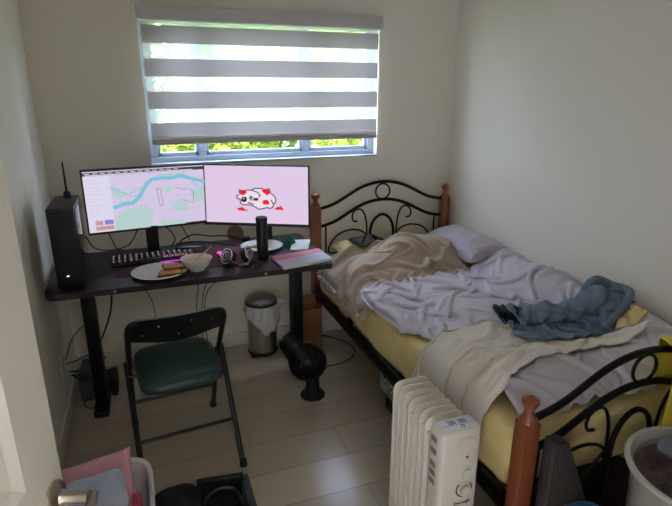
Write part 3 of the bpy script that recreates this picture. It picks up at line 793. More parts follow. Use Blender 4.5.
# dock with cables
dk = thing('docking_station', 'flat black dock box with a grey front label between the two monitors', 'dock', (.70, -.29, Z))
DMx = Matrix.Translation((.655, -.31, Z)) @ Matrix.Rotation(-.12, 4, 'Z')
MB().box(-.075, .075, -.05, .05, 0, .036, .006, mtx=DMx).build('dock_body', M['black'], dk)
MB().box(0, .07, -.0512, -.05, .008, .03, mtx=DMx).build('front_label', M['grey'], dk, smooth=0)
def cord(name, label, pts, rr=.003, m='cable', cat='cable', group=None):
    return tag(MB().tube(bez(pts, 8), rr, 8).build(name, M[m]), label, cat, group)
cord('cable', 'black cable looping over the dock between the monitors', [(.60, -.22, Z+.004), (.62, -.25, Z+.045), (.68, -.27, Z+.075), (.76, -.27, Z+.06), (.86, -.25, Z+.045), (.95, -.24, Z+.004)], .004)
cord('cable', 'second black cable lying on top of the dock', [(.58, -.29, Z+.004), (.60, -.30, Z+.04), (.67, -.30, Z+.045), (.75, -.30, Z+.035), (.85, -.30, Z+.01), (.93, -.31, Z+.004)], .0035)
cord('cable', 'black cable sagging below the left monitor to the tower', [(.19, -.46, .90), (.21, -.40, .83), (.27, -.33, .79), (.36, -.30, .80), (.42, -.34, .90)], .003)
cord('cable', 'black cable crossing down behind the left monitor screen', [(.27, -.345, .90), (.28, -.25, .83), (.30, -.22, .76), (.33, -.19, Z+.004)], .003)
cord('cable', 'black cable dropping from the left monitor beside its stand', [(.53, -.34, .90), (.57, -.28, .84), (.585, -.25, .79), (.56, -.22, Z+.004)], .003)
cord('cable', 'thin black cable slanting down from the left monitor towards the dock', [(.60, -.33, .92), (.63, -.28, .85), (.66, -.24, Z+.04)], .0025)

# headphones
hp = thing('headphones', 'black headphones with white ringed earcups lying at the desk front edge', 'headphones', (.85, -.62, Z))
def disc(b, c, nrm, prof, n=26):
    nrm = Vector(nrm).normalized(); q = nrm.to_track_quat('Z', 'Y').to_matrix().to_4x4()
    b.lathe(prof, (0, 0, 0), n, mtx=Matrix.Translation(c) @ q)
for cx, cy, s, nv in ((.805, -.60, -1, (-.75, -.5, .45)), (.895, -.605, 1, (.75, -.5, .45))):
    e = MB(); disc(e, (cx, cy, Z+.040), nv, [(0, -.020), (.034, -.020), (.040, -.012), (.040, .004), (.034, .014), (0, .018)])
    ec = e.build('earcup', M['black'], hp)
    e = MB(); disc(e, (cx, cy, Z+.040), nv, [(.0325, .0135), (.0375, .0125), (.0375, .0165), (.0325, .0170), (.0325, .0135)]); e.build('rim_ring', M['white'], ec)
    e = MB(); disc(e, (cx, cy, Z+.040), nv, [(.0185, .0160), (.0235, .0150), (.0235, .0190), (.0185, .0195), (.0185, .016)]); e.build('rim_ring', M['white'], ec)
MB().tube(bez([(.80, -.60, Z+.06), (.79, -.66, Z+.05), (.815, -.70, Z+.032), (.852, -.712, Z+.024), (.888, -.70, Z+.032), (.91, -.66, Z+.05), (.90, -.60, Z+.06)], 6), .011, 10, flat=.6).build('headband', M['black'], hp)
MB().tube([(.835, -.715, Z+.033), (.869, -.715, Z+.033)], .006, 8).build('band_badge', M['grey'], hp)

# tall cylinder speaker
sp = thing('tumbler', 'tall slim black cylinder standing in front of the right monitor', 'tumbler', (.977, -.575, Z))
MB().lathe([(0, 0), (.026, 0), (.028, .003), (.028, .19), (.027, .195), (0, .195)], (.977, -.575, Z), 32).build('cylinder_body', M['black'], sp)
MB().lathe([(0, .195), (.0275, .195), (.0285, .199), (.0285, .211), (.025, .215), (0, .215)], (.977, -.575, Z), 32).build('cap', M['dgrey'], sp)

# plate with wrapper behind, papers
p2 = thing('dinner_plate', 'white plate half hidden behind the tall black cylinder', 'plate', (1.01, -.36, Z))
MB().lathe([(0, .003), (.06, .003), (.075, .008), (.108, .016), (.11, .018), (.106, .018), (.073, .011), (.06, .007), (0, .007)], (1.01, -.40, ZM), 44).build('plate_body', M['white'], p2)
tag(MB().prism([(-.03, -.012), (.03, -.018), (.035, .012), (-.028, .016)], .012, Matrix.Translation((.965, -.39, ZM+.010)) @ Matrix.Rotation(.2, 4, 'Z'), .003).build('omelette_slice', M['chopw']), 'pale yellow food strip on the half-hidden plate', 'food')
wd = thing('round_coaster', 'small round brown patterned disc leaning against the wall below the window', 'disc', (.90, -.22, Z))
e = MB(); disc(e, (.905, -.215, Z+.045), (-.15, -1, .25), [(0, 0), (.044, 0), (.046, .004), (.044, .010), (0, .011)], 28); e.build('disc_face', M['wick'], wd)
e = MB(); disc(e, (.905, -.215, Z+.045), (-.15, -1, .25), [(.014, .0112), (.018, .0112), (.018, .0125), (.014, .0125), (.014, .0112)], 20); disc(e, (.905, -.215, Z+.045), (-.15, -1, .25), [(.030, .0112), (.033, .0112), (.033, .0125), (.030, .0125), (.030, .0112)], 20); e.build('disc_pattern', M['crust'], wd)
tag(MB().lathe([(0, 0), (.014, .002), (.021, .012), (.021, .024), (.014, .034), (0, .037)], (.955, -.255, Z), 18).build('small_jar', M['blackm']), 'small round black pot beside the brown disc', 'pot')
tag(MB().lathe([(0, 0), (.03, 0), (.028, .02), (.018, .045), (.008, .06), (.0, .062)], (1.165, -.40, Z), 14, wob=lambda a, z: .16*math.sin(a*25+z*90)).build('green_wrapper', M['green']), 'crumpled green wrapper standing behind the notebook', 'wrapper')
tag(MB().prism([(1.14, -.49), (1.225, -.53), (1.28, -.40), (1.19, -.36)], .006, Matrix.Translation((0, 0, Z+.001)), .001).xf(Matrix.Translation((1.2, -.44, Z)) @ Matrix.Rotation(-.10, 4, 'Y') @ Matrix.Rotation(.06, 4, 'X') @ Matrix.Translation((-1.2, .44, -Z+.010))).build('paper_stack', M['paper']), 'white folded paper behind the pink notebook', 'paper')

# notebook
nb = thing('notebook', 'thick notebook with a pink and pale lilac cover on the right end of the desk', 'notebook', (1.15, -.65, Z))
Nq = [(1.020, -.590), (1.280, -.532), (1.290, -.715), (1.030, -.768)]
def lerp(a, b, t): return tuple(a[i]*(1-t)+b[i]*t for i in range(len(a)))
MB().prism(Nq, .012, Matrix.Translation((0, 0, Z)), .001).build('pages', M['paper'], nb)
mid = (lerp(Nq[0], Nq[3], .42), lerp(Nq[1], Nq[2], .36))
MB().prism([Nq[0], Nq[1], mid[1], mid[0]], .002, Matrix.Translation((0, 0, Z+.012))).build('cover_band', M['pink'], nb)['label'] = 'pink half of the cover'
MB().prism([mid[0], mid[1], Nq[2], Nq[3]], .002, Matrix.Translation((0, 0, Z+.012))).build('cover_band', M['lilac'], nb)['label'] = 'pale lilac half of the cover'

# ------------------------------------------------------------------ cables and clutter under the desk
cord('cable', 'thick black cable hanging from the desk edge down to the left leg clutter', [(.265, -.40, .70), (.26, -.38, .60), (.24, -.34, .48), (.20, -.28, .36), (.15, -.22, .24)], .0045)
cord('cable', 'thin dark cable hanging under the desk above the chair back', [(.27, -.42, .68), (.33, -.30, .62), (.40, -.18, .52), (.44, -.12, .40), (.45, -.10, .2), (.45, -.08, .006)], .0022)
cord('cable', 'thin dark cable hanging behind the right corner of the chair back', [(.66, -.36, .672), (.68, -.28, .60), (.69, -.18, .5), (.67, -.12, .3), (.66, -.1, .006)], .0022)
cord('cable', 'slim black cable slanting under the desk towards the chair', [(.74, -.40, .67), (.735, -.32, .58), (.71, -.25, .48), (.69, -.2, .3), (.70, -.15, .006)], .0022)
cord('cable', 'black cable hanging in a curve left of the trash can', [(.80, -.40, .672), (.78, -.35, .58), (.72, -.30, .49), (.70, -.26, .3), (.74, -.2, .006)], .0022)
cord('cable', 'thin dark cable looping near the wall outlet', [(.012, -.40, .27), (.05, -.36, .36), (.11, -.30, .40), (.12, -.25, .30), (.10, -.2, .18)], .0025)
gc = cord('network_cable', 'teal cable running from the wall outlet behind the left desk leg', [(.012, -.42, .26), (.06, -.40, .262), (.10, -.34, .25), (.15, -.26, .22), (.17, -.2, .15)], .0035, 'gcable')
cord('cable', 'thin loop of dark cable on the floor beside the left desk leg', [(.10, -.34, .02), (.06, -.38, .006), (.07, -.42, .005), (.11, -.44, .006), (.12, -.40, .02)], .0025)
ol = thing('wall_outlet', 'white outlet plate low on the left wall under the desk', 'outlet', (0, -.45, .27))
MB().box(0, .006, -.49, -.415, .205, .335, .002).build('plate', M['outlet'], ol)
for z in (.24, .285): MB().box(.0055, .0085, -.475, -.435, z, z+.03, .003).build('socket', M['white'], ol)
tag(MB().box(.045, .065, -.395, -.375, .255, .27, .002).build('plug_connector', M['white']), 'small white connector on the teal cable', 'connector')
ad = thing('power_adapter', 'dark grey power adapter heap beside the left desk leg', 'power adapter', (.12, -.28, 0))
MB().box(.045, .115, -.36, -.22, 0, .11, .012, mtx=Matrix.Rotation(0, 4, 'Z')).build('adapter_body', M['greycable'], ad)
MB().box(.055, .11, -.33, -.2, .11, .17, .012).build('adapter_body', M['greycable'], ad)
for k in range(6):
    MB().tube([(.08+.045*math.cos(a*PI/8+k)*(1+.1*k), -.30+.05*math.sin(a*PI/8), .04+.026*k+.012*math.sin(a*PI/4+k)) for a in range(16)], .0035, 6, closed=True).build('cord_coil', M['cable'], ad)
tag(MB().box(.192, .225, -.36, -.22, 0, .105, .012).build('battery_backup', M['blackm']), 'black box standing on the floor behind the left desk leg', 'box')

# ------------------------------------------------------------------ folding chair
ch = thing('folding_chair', 'dark green padded metal folding chair drawn up to the desk', 'chair', (.52, -.88, 0))
# left side and right side carry slightly different depths: the chair is turned a little
CR = Matrix.Translation((.516, -.88, 0)) @ Matrix.Rotation(.10, 4, 'Z')
hw = .188
TR = .0115
cl = lambda x, y, z: tuple(CR @ Vector((x, y, z)))
for s in (-1, 1):
    MB().tube(bez([cl(s*hw, .245, .0), cl(s*hw, .10, .30), cl(s*hw, .02, .44), cl(s*hw, -.10, .61), cl(s*hw*.99, -.135, .662), cl(s*hw*.93, -.15, .688), cl(s*hw*.8, -.155, .698)], 8), TR, 10).build('front_leg', M['chairm'], ch)
    MB().tube([cl(s*(hw+.012), .03, .45), cl(s*(hw+.012), -.255, 0)], TR, 10).build('rear_leg', M['chairm'], ch)
    for yy in (.245, -.255):
        MB().lathe([(0, 0), (.017, 0), (.014, .03), (0, .03)], cl(s*(hw+(.012 if yy < 0 else 0)), yy*.995, 0), 12).build('rubber_foot', M['blackm'], ch)
MB().tube([cl(-hw, .165, .17), cl(hw, .165, .17)], .008, 8).build('stretcher', M['chairm'], ch)
MB().tube([cl(-hw-.01, -.148, .17), cl(hw+.01, -.148, .17)], .008, 8).build('stretcher', M['chairm'], ch)
# backrest: curved panel with wavy lower edge
b = MB(); nx, nz = 28, 8; G = {}
for f in (0, 1):
    for i in range(nx+1):
        u = -1+2*i/nx
        top = .712-.070*max(0, (abs(u)-.70)/.30)**2.2
        bot = .655+.030*math.cos(u*PI)*-1+ .0
        bot = .578+.022*(1+math.cos(u*PI))*-.5+.02
        for j in range(nz+1):
            z = bot+(top-bot)*j/nz
            y = -.10-(z-.60)*.50-.030*(1-u*u)
            G[(f, i, j)] = b.bm.verts.new(CR @ Vector((u*(hw+.004), y+(.0 if f == 0 else .014)-(.006*math.sin(PI*j/nz) if f == 0 else 0), z)))
for i in range(nx):
    for j in range(nz):
        b.bm.faces.new((G[(0, i, j)], G[(0, i+1, j)], G[(0, i+1, j+1)], G[(0, i, j+1)])); b.bm.faces.new((G[(1, i, j)], G[(1, i, j+1)], G[(1, i+1, j+1)], G[(1, i+1, j)]))
for i in range(nx):
    for j in (0, nz): b.bm.faces.new((G[(0, i, j)], G[(0, i+1, j)], G[(1, i+1, j)], G[(1, i, j)]))
for j in range(nz):
    for i in (0, nx): b.bm.faces.new((G[(0, i, j)], G[(0, i, j+1)], G[(1, i, j+1)], G[(1, i, j)]))
bk = b.build('backrest', M['chairm'], ch, smooth=50)
for x, z in ((-.135, .635), (-.075, .675), (.05, .68), (.0, .62), (.135, .66)):
    y = -.10-(z-.60)*.50-.030*(1-(x/hw)**2)-.006
    MB().lathe([(0, -.003), (.003, -.002), (.003, .002), (0, .002)], (0, 0, 0), 10, mtx=CR @ Matrix.Translation((x, y-.001, z)) @ Matrix.Rotation(PI/2, 4, 'X')).build('screw', M['screw'], bk)
# seat
b = MB(); pts = []
for k in range(48):
    a = 2*PI*k/48; ca, sa = math.cos(a), math.sin(a)
    pts.append((math.copysign(abs(ca)**.38, ca)*(hw-.018), math.copysign(abs(sa)**.38, sa)*.178))
rings = []
for sc, z in ((.90, 0), (.985, .004), (1, .014), (.99, .028), (.94, .040), (.80, .047), (.5, .050), (.2, .051)):
    rings.append([b.bm.verts.new(CR @ Vector((x*sc, y*sc-.035, .408+z+.04*y))) for x, y in pts])
for A_, B_ in zip(rings, rings[1:]):
    for k in range(48): b.bm.faces.new((A_[k], A_[(k+1) % 48], B_[(k+1) % 48], B_[k]))
b.bm.faces.new(rings[0][::-1]); b.bm.faces.new(rings[-1])
b.build('seat', M['vinylg'], ch, smooth=60)
MB().tube([cl(-hw, .03, .43), cl(hw, .03, .43)], .007, 8).tube([cl(-hw-.01, -.02, .405), cl(hw+.01, -.02, .405)], .007, 8).build('seat_frame', M['chairm'], ch)

# ------------------------------------------------------------------ trash can
tc_ = thing('pedal_bin', 'small steel pedal bin with a white liner bag hanging over its rim', 'trash can', (1.050, -.122, 0))
cc = (1.050, -.122, 0)
MB().lathe([(0, 0), (.088, 0), (.091, .004), (.091, .016), (.086, .02), (0, .02)], cc, 40).build('base_ring', M['blackm'], tc_)
MB().lathe([(.086, .018), (.087, .02), (.087, .32), (.085, .322)], cc, 44).build('bin_body', M['steel'], tc_)
MB().lathe([(.086, .322), (.094, .322), (.095, .332), (.092, .342), (.078, .353), (.04, .360), (0, .362)], cc, 44).build('lid', M['lidtop'], tc_)
MB().lathe([(.0945, .318), (.0975, .320), (.0975, .330), (.0945, .332)], cc, 44).build('lid_rim', M['black'], tc_)
b = MB(); n = 72; rings = []
for j in range(10):
    t_ = j/9; ring = []
    for k in range(n):
        a = 2*PI*k/n
        low = .088+.050*math.cos(a-math.radians(285))+.035*math.cos(2*(a-math.radians(285)))+.01*math.sin(7*a)
        z = .322-low*t_
        rr = .093+.012*t_*(1+.5*math.sin(11*a))+.003*math.sin(19*a+j)
        if abs((a-math.radians(10)+PI) % (2*PI)-PI) < .45: rr += .055*math.cos(((a-math.radians(10)+PI) % (2*PI)-PI)/.45*PI/2)*math.sin(PI*min(t_*1.2, 1))
        ring.append(b.bm.verts.new((cc[0]+rr*math.cos(a), cc[1]+rr*math.sin(a), z)))
    rings.append(ring)
for A_, B_ in zip(rings, rings[1:]):
    for k in range(n): b.bm.faces.new((A_[k], A_[(k+1) % n], B_[(k+1) % n], B_[k]))
lb = b.build('liner_bag', M['bag'], tc_, smooth=70); s_ = lb.modifiers.new('thickness', 'SOLIDIFY'); s_.thickness = .0015
MB().box(.995, 1.040, -.255, -.20, .010, .020, .004).box(1.007, 1.027, -.22, -.16, .008, .016).build('pedal', M['blackm'], tc_)
for o in [o for o in tc_.children if o.name.startswith('pedal')]:
    o.data.transform(Matrix.Translation((-.035, .035, 0)))

# ------------------------------------------------------------------ cardboard box
cb = thing('cardboard_box', 'narrow brown cardboard box standing between desk leg and bed post', 'box', (1.31, -.15, 0))
bxw = MB(); a0, a1, c0, c1, hz_ = 1.262, 1.385, -.26, -.15, .285
bxw.box(a0, a1, c0, c0+.004, 0, hz_).box(a0, a1, c1-.004, c1, 0, hz_).box(a0, a0+.004, c0, c1, 0, hz_).box(a1-.004, a1, c0, c1, 0, hz_).box(a0, a1, c0, c1, 0, .004)
bxw.build('box_walls', M['card'], cb, smooth=0)
fl = MB(); fl.box(a0, a1, 0, .05, 0, .003, mtx=Matrix.Translation((0, c1, hz_)) @ Matrix.Rotation(1.2, 4, 'X')); fl.build('flap', M['card'], cb, smooth=0)
tag(MB().box(a0+.01, a1-.01, c0+.01, c1-.01, .012, .25, .02, 3).build('box_shade_fill', M['darkc']), 'dark block filling the brown cardboard box in place of the shade inside', 'shade fill')  # added dark block stands in for shade in the open top

# ------------------------------------------------------------------ fan
fn = thing('fan', 'small black pedestal fan with a round head on the floor', 'fan', (1.165, -.71, 0))
FC = Vector((1.155, -.72, .212)); FN = Vector((-.35, -1, .35)).normalized()
MB().lathe([(0, 0), (.064, 0), (.066, .004), (.062, .012), (.045, .022), (.036, .05), (.034, .10), (.036, .14), (0, .14)], (1.186, -.70, 0), 32).build('pedestal', M['blackm'], fn)
e = MB(); disc(e, FC, FN, [(0, -.075), (.03, -.073), (.06, -.06), (.085, -.035), (.096, -.008), (.098, .004), (.094, .012), (.088, .006), (.088, -.006)], 44)
hd = e.build('housing', M['blackm'], fn)
g_ = MB(); qm = Matrix.Translation(FC) @ FN.to_track_quat('Z', 'Y').to_matrix().to_4x4()
for rr in (.03, .042, .054, .066, .078, .089): g_.tube([qm @ Vector((rr*math.cos(a*PI/20), rr*math.sin(a*PI/20), .016-(rr/.09)**2*.006)) for a in range(40)], .0012, 5, closed=True)
for k in range(24):
    a = 2*PI*k/24; g_.tube([qm @ Vector((.02*math.cos(a), .02*math.sin(a), .017)), qm @ Vector((.091*math.cos(a+.35), .091*math.sin(a+.35), .008))], .0012, 5)
g_.build('grille', M['blackm'], fn)
e = MB(); disc(e, FC, FN, [(0, .020), (.018, .019), (.021, .015), (.021, .010), (0, .010)], 24); e.build('hub_cap', M['blackm'], fn)
for k in range(5):
    q = MB(); a = 2*PI*k/5; RM = qm @ Matrix.Rotation(a, 4, 'Z')
    pts = [(.012, -.008), (.05, -.030), (.078, -.026), (.082, .002), (.06, .018), (.012, .010)]
    vs = [q.bm.verts.new(RM @ Vector((x, y, -.004+y*.35))) for x, y in pts]; q.bm.faces.new(vs)
    bld = q.build('blade', M['black'], fn); s_ = bld.modifiers.new('thickness', 'SOLIDIFY'); s_.thickness = .002
cord('cable', 'black cord curving over the floor from the fan towards the bed', [(1.20, -.63, .02), (1.25, -.56, .004), (1.345, -.46, .004), (1.43, -.45, .004), (1.52, -.41, .004), (1.575, -.33, .004), (1.58, -.24, .004), (1.54, -.16, .004), (1.45, -.06, .004), (1.38, -.035, .004)], .0035, cat='cord')
MB().tube([(1.150, -.695, .215), (1.125, -.675, .25), (1.098, -.655, .285), (1.074, -.640, .315), (1.062, -.632, .330)], [.055, .042, .034, .036, .043], 20).build('rear_nozzle', M['blackm'], fn)

# printed box beneath the bed
tag(MB().box(1.50, 1.83, -1.28, -.93, 0, .135, .004).build('storage_box', M['blackm']), 'low dark box on the floor beneath the teal printed box under the bed', 'box')
ub = thing('storage_box', 'pale teal printed box lying on the low dark box under the bed', 'box', (1.6, -1.1, .135))
MB().box(1.455, 1.78, -1.25, -.945, .1355, .262, .003).build('box_body', M['printed'], ub)
UM = frame_mtx((1.4545, -1.055, .20), (0, -1, 0), (0, 0, 1))
q = MB()
for y, z, rr in ((-.055, .02, .020), (.02, -.005, .018), (.07, -.02, .015)): q.lathe([(0, 0), (rr*.55, 0), (rr*.55, .0008), (0, .0008)], (0, 0, 0), 20, mtx=UM @ Matrix.Translation((y, z, 0)))
q.build('print_motif', M['blackm'], ub)
q = MB()
for y, z, rr in ((-.055, .02, .020), (.02, -.005, .018), (.07, -.02, .015)): q.lathe([(rr*.7, 0), (rr, 0), (rr, .0008), (rr*.7, .0008)], (0, 0, 0), 20, mtx=UM @ Matrix.Translation((y, z, 0)))
for k in range(3): q.box(-.09, -.02, -.022-.012*k, -.019-.012*k, 0, .0008, mtx=UM)
q.build('print_motif', M['paper'], ub)

# ------------------------------------------------------------------ oil radiator
ra = thing('oil_heater', 'cream oil-filled radiator heater standing beside the bed', 'heater', (1.235, -1.78, 0))
rxc = 1.240
def finp(y):
    b = MB(); hwid = .067
    out = []
    for cx, cz, a0 in ((hwid-.028, .618-.028, 0), (-hwid+.028, .618-.028, 90), (-hwid+.02, .09+.02, 180), (hwid-.02, .09+.02, 270)):
        rad = .028 if cz > .3 else .02
        for k in range(6): a = math.radians(a0+18*k); out.append((cx+rad*math.cos(a), cz+rad*math.sin(a)))
    Y0 = y-.003; Mx = frame_mtx((rxc, y+.003, 0), (1, 0, 0), (0, 0, 1))
    b.prism(out, .006, Mx, .0022)
    for xx in (-.052, 0, .052):
        b.tube([(rxc+xx, y, .15), (rxc+xx, y, .57)], [.010, .010], 10, flat=1)
    return b
for k in range(7):
    finp(-1.640-k*.0345).build('fin', M['heater'], ra)
for z in (.58, .13): MB().tube([(rxc, -1.615, z), (rxc, -1.87, z)], .022, 14).build('oil_pipe', M['heater'], ra)
b = MB(); b.box(rxc-.066, rxc+.070, -1.945, -1.872, .08, .622, .016, 3)
cp = b.build('control_housing', M['heater'], ra)
MB().box(rxc-.050, rxc+.054, -1.936, -1.884, .6221, .6229, .0002).build('top_sticker', M['heaterw'], cp, smooth=0)
q = MB()
for x in (-.012, .022):
    for k, dy in enumerate((-1.899, -1.905, -1.911)): q.box(rxc+x-.013+.003*(k == 1), rxc+x+.013, dy, dy+.003, .6229, .6233)
q.box(rxc-.046, rxc+.05, -1.917, -1.9158, .6229, .6232)
q.lathe([(.004, 0), (.0065, 0), (.0065, .0004), (.004, .0004), (.004, 0)], (rxc+.012, -1.926, .6229), 14)
q.build('sticker_print', M['dgrey'], cp, smooth=0)
FM = frame_mtx((rxc, -1.9455, 0), (1, 0, 0), (0, 0, 1))
q = MB(); q.lathe([(.0, .0), (.030, 0), (.034, .002), (.030, .007), (0, .009)], (0, 0, 0), 28, sy=.62, mtx=FM @ Matrix.Translation((.018, .575, -.0015))); q.build('handle_recess', M['heater'], cp)
q = MB(); q.lathe([(0, 0), (.0042, 0), (.0042, .002), (0, .002)], (0, 0, 0), 14, mtx=FM @ Matrix.Translation((.022, .527, 0))); q.build('indicator_lamp', M['redbox'], cp)
for z, rr in ((.475, .020), (.415, .021)):
    q = MB(); q.lathe([(0, 0), (rr+.003, 0), (rr+.002, .003), (rr-.002, .004), (rr-.003, .015), (0, .016)], (0, 0, 0), 28, mtx=FM @ Matrix.Translation((.020, z, 0))); kn = q.build('knob', M['heater'], cp)
q = MB(); q.tube([FM @ Vector((.020+.026*math.cos(math.radians(a)), .415+.026*math.sin(math.radians(a)), .001)) for a in range(130, 415, 15)], .0022, 6); q.build('dial_arc', M['dgrey'], cp)
def text_mesh(name, txt, size, mtx, m, parent, bold=.0):
    cu_ = bpy.data.curves.new(name, 'FONT'); cu_.body = txt; cu_.size = size; cu_.offset = bold; cu_.extrude = .0003; cu_.align_x = 'CENTER'
    to = bpy.data.objects.new('tmp_text', cu_); C.objects.link(to)
    me = bpy.data.meshes.new_from_object(to.evaluated_get(bpy.context.evaluated_depsgraph_get())); bpy.data.objects.remove(to)
    q_ = MB(); q_.bm.from_mesh(me); q_.xf(mtx); return q_.build(name, m, parent, smooth=0)
text_mesh('logo_lettering', "DeLonghi", .0145, FM @ Matrix.Translation((.018, .362, .0006)), M['dgrey'], cp, .0004)
SM = frame_mtx((rxc-.0662, -1.908, 0), (0, -1, 0), (0, 0, 1))
q = MB()
for z in (.585, .545, .50, .47, .44): q.box(-.018, .010, z-.012, z+.006, 0, .0006, mtx=SM)
q.build('side_label', M['grey'], cp, smooth=0)
for y in (-1.66, -1.84):
    MB().box(rxc-.12, rxc+.12, y-.012, y+.012, .055, .075, .004).build('foot_bracket', M['grey'], ra)
    for s in (-1, 1):
        e = MB(); disc(e, (rxc+s*.11, y, .0275), (1, 0, 0), [(0, -.010), (.027, -.010), (.0275, 0), (.027, .010), (0, .010)], 20); e.build('wheel', M['blackm'], ra)

# ------------------------------------------------------------------ lower left clutter
def open_tub(name, m, c, prof, parent, n=44, sx=1, sy=1, sq=1):
    b = MB(); rings = []
    for r_, z in prof:
        ring = []
        for k in range(n):
            a = 2*PI*k/n; ca, sa = math.cos(a), math.sin(a)
            ring.append(b.bm.verts.new((c[0]+sx*r_*math.copysign(abs(ca)**sq, ca), c[1]+sy*r_*math.copysign(abs(sa)**sq, sa), c[2]+z)))
        rings.append(ring)
    for A_, B_ in zip(rings, rings[1:]):
        for k in range(n): b.bm.faces.new((A_[k], A_[(k+1) % n], B_[(k+1) % n], B_[k]))
    b.bm.faces.new(rings[0][::-1]); b.bm.faces.new(rings[-1])
    return b.build(name, m, parent)
wb = thing('laundry_basket', 'white plastic basket of folded clothes on the floor behind the door edge', 'basket', (.24, -1.52, 0))
open_tub('basket_body', M['basket'], (.228, -1.555, 0), [(.13, 0), (.155, .31), (.163, .318), (.166, .335), (.160, .342), (.152, .336), (.148, .31), (.124, .012)], wb, sx=1, sy=1.25, sq=.45)
b = pillow_pts((.215, -1.47, .335), (1, 0, .14), (-.05, .45, .4), (0, -.45, .9), .25, .19, .055, 71, 26)
tag(b.build('folded_cloth', M['pinkc'], smooth=70), 'pink cloth sticking up at the back of the white basket', 'cloth')
b = MB(); TMx = Matrix.Translation((.200, -1.56, .378)) @ Matrix.Rotation(.12, 4, 'Z') @ Matrix.Rotation(-.10, 4, 'Y')
b.box(-.125, .115, -.07, .075, -.045, .03, .028, 4, mtx=TMx)
bmesh.ops.subdivide_edges(b.bm, edges=[e for e in b.bm.edges if e.calc_length() > .04], cuts=10, use_grid_fill=True)
for v in b.bm.verts: v.co += Vector((.002*math.sin(v.co.y*70), .002*math.sin(v.co.x*55), .0045*math.sin(v.co.x*22+v.co.y*60)+.002*math.sin(v.co.x*60-v.co.y*40)))
tag(b.build('folded_shirt', M['bluec'], smooth=70), 'folded blue-grey garment lying on top of the white basket', 'folded garment')
tag(MB().box(.332, .357, -1.63, -1.575, .27, .372, .003, mtx=None).build('carton', M['redbox']), 'small red and pink carton at the right rim of the white basket', 'carton')
tag(MB().box(.13, .33, -1.69, -1.635, .18, .36, .025, 3).build('dark_garment', M['darkc']), 'black garment at the near side of the white basket', 'garment')
cord('cable', 'short black cable end behind the pink cloth near the left wall', [(.04, -1.22, .006), (.09, -1.24, .02), (.14, -1.25, .006)], .004)

bg = thing('open_bag', 'black open-topped bag with a loop handle on the floor', 'bag', (.61, -1.42, 0))
BM_ = Matrix.Translation((.605, -1.44, 0)) @ Matrix.Rotation(-.12, 4, 'Z')
q = MB(); w2, d2, hh_ = .085, .10, .155
q.box(-w2, w2, d2-.012, d2, 0, hh_+.012, .003, mtx=BM_).box(-w2, w2, -d2, -d2+.012, 0, hh_-.03, .003, mtx=BM_).box(-w2, -w2+.01, -d2, d2, 0, hh_-.01, .003, mtx=BM_).box(w2-.01, w2, -d2, d2, 0, hh_-.01, .003, mtx=BM_).box(-w2, w2, -d2, d2, 0, .01, mtx=BM_)
q.build('bag_body', M['darkc'], bg)
MB().box(-w2+.012, w2-.012, d2-.017, d2-.011, .08, hh_+.006, .002, mtx=BM_).build('lining_panel', M['sidep'], bg)
q = MB(); q.tube(bez([BM_ @ Vector(p) for p in ((-.07, .0, hh_-.05), (-.05, .02, hh_-.01), (.0, .03, hh_+.012), (.05, .02, hh_+.005), (.075, -.03, hh_-.02))], 8), .006, 8); q.build('handle', M['black'], bg)
b = pillow_pts((.455, -1.44, .105), (1, 0, 0), (0, 1, 0), (0, 0, 1), .17, .25, .19, 81, 24)
tag(b.build('backpack', M['darkc'], smooth=70), 'rounded black soft bag on the floor left of the open black bag', 'bag')
tag(MB().box(.705, .735, -1.50, -1.25, 0, .07, .006).build('plastic_case', M['greycable']), 'slim dark grey case on the floor right of the open black bag', 'case')

# ------------------------------------------------------------------ lower right clutter
tb = thing('plastic_tub', 'cloudy white plastic tub full of dark clothes by the footboard', 'tub', (1.83, -2.25, 0))
tcx, tcy, tr_ = 1.83, -2.25, .202
tz_ = .55
open_tub('tub_wall', M['tub'], (tcx, tcy, 0), [(.150, 0), (.153, .01), (tr_-.02, tz_-.03), (tr_-.022, tz_-.02), (tr_-.028, tz_-.03), (.147, .014)], tb, 56)
b = MB(); rings = []
for r_, z in ((tr_-.024, -.03), (tr_-.002, -.018), (tr_+.003, -.006), (tr_, .002), (tr_-.012, .001), (tr_-.024, -.018)):
    rings.append([b.bm.verts.new((tcx+r_*math.cos(2*PI*k/64), tcy+r_*math.sin(2*PI*k/64), tz_+z)) for k in range(64)])
for A_, B_ in zip(rings, rings[1:]+rings[:1]):
    for k in range(64): b.bm.faces.new((A_[k], A_[(k+1) % 64], B_[(k+1) % 64], B_[k]))
b.build('tub_rim', M['tubrim'], tb)
def heap(c, rx, ry, h0, h, seed, z0, n=30, amp=1):
    b = MB(); rings = []
    for i in range(n+1):
        t_ = i/n; ring = []
        for k in range(48):
            a = 2*PI*k/48; x, y = math.cos(a)*t_, math.sin(a)*t_
            w = float(wave_noise(np.array(x*rx), np.array(y*ry), 42, seed))*.012+float(wave_noise(np.array(x*rx), np.array(y*ry), 90, seed+1))*.004
            w *= amp
            ring.append(b.bm.verts.new((c[0]+x*rx, c[1]+y*ry, h0+h*(1-t_**2)+w*(1-t_**4))))
        rings.append(ring)
    rings.append([b.bm.verts.new((c[0]+math.cos(2*PI*k/48)*rx*.9, c[1]+math.sin(2*PI*k/48)*ry*.9, z0)) for k in range(48)])
    for A_, B_ in zip(rings, rings[1:]):
        for k in range(48): b.bm.faces.new((A_[k], A_[(k+1) % 48], B_[(k+1) % 48], B_[k]))
    b.bm.faces.new(rings[-1]); bmesh.ops.remove_doubles(b.bm, verts=b.bm.verts, dist=1e-5)
    return b
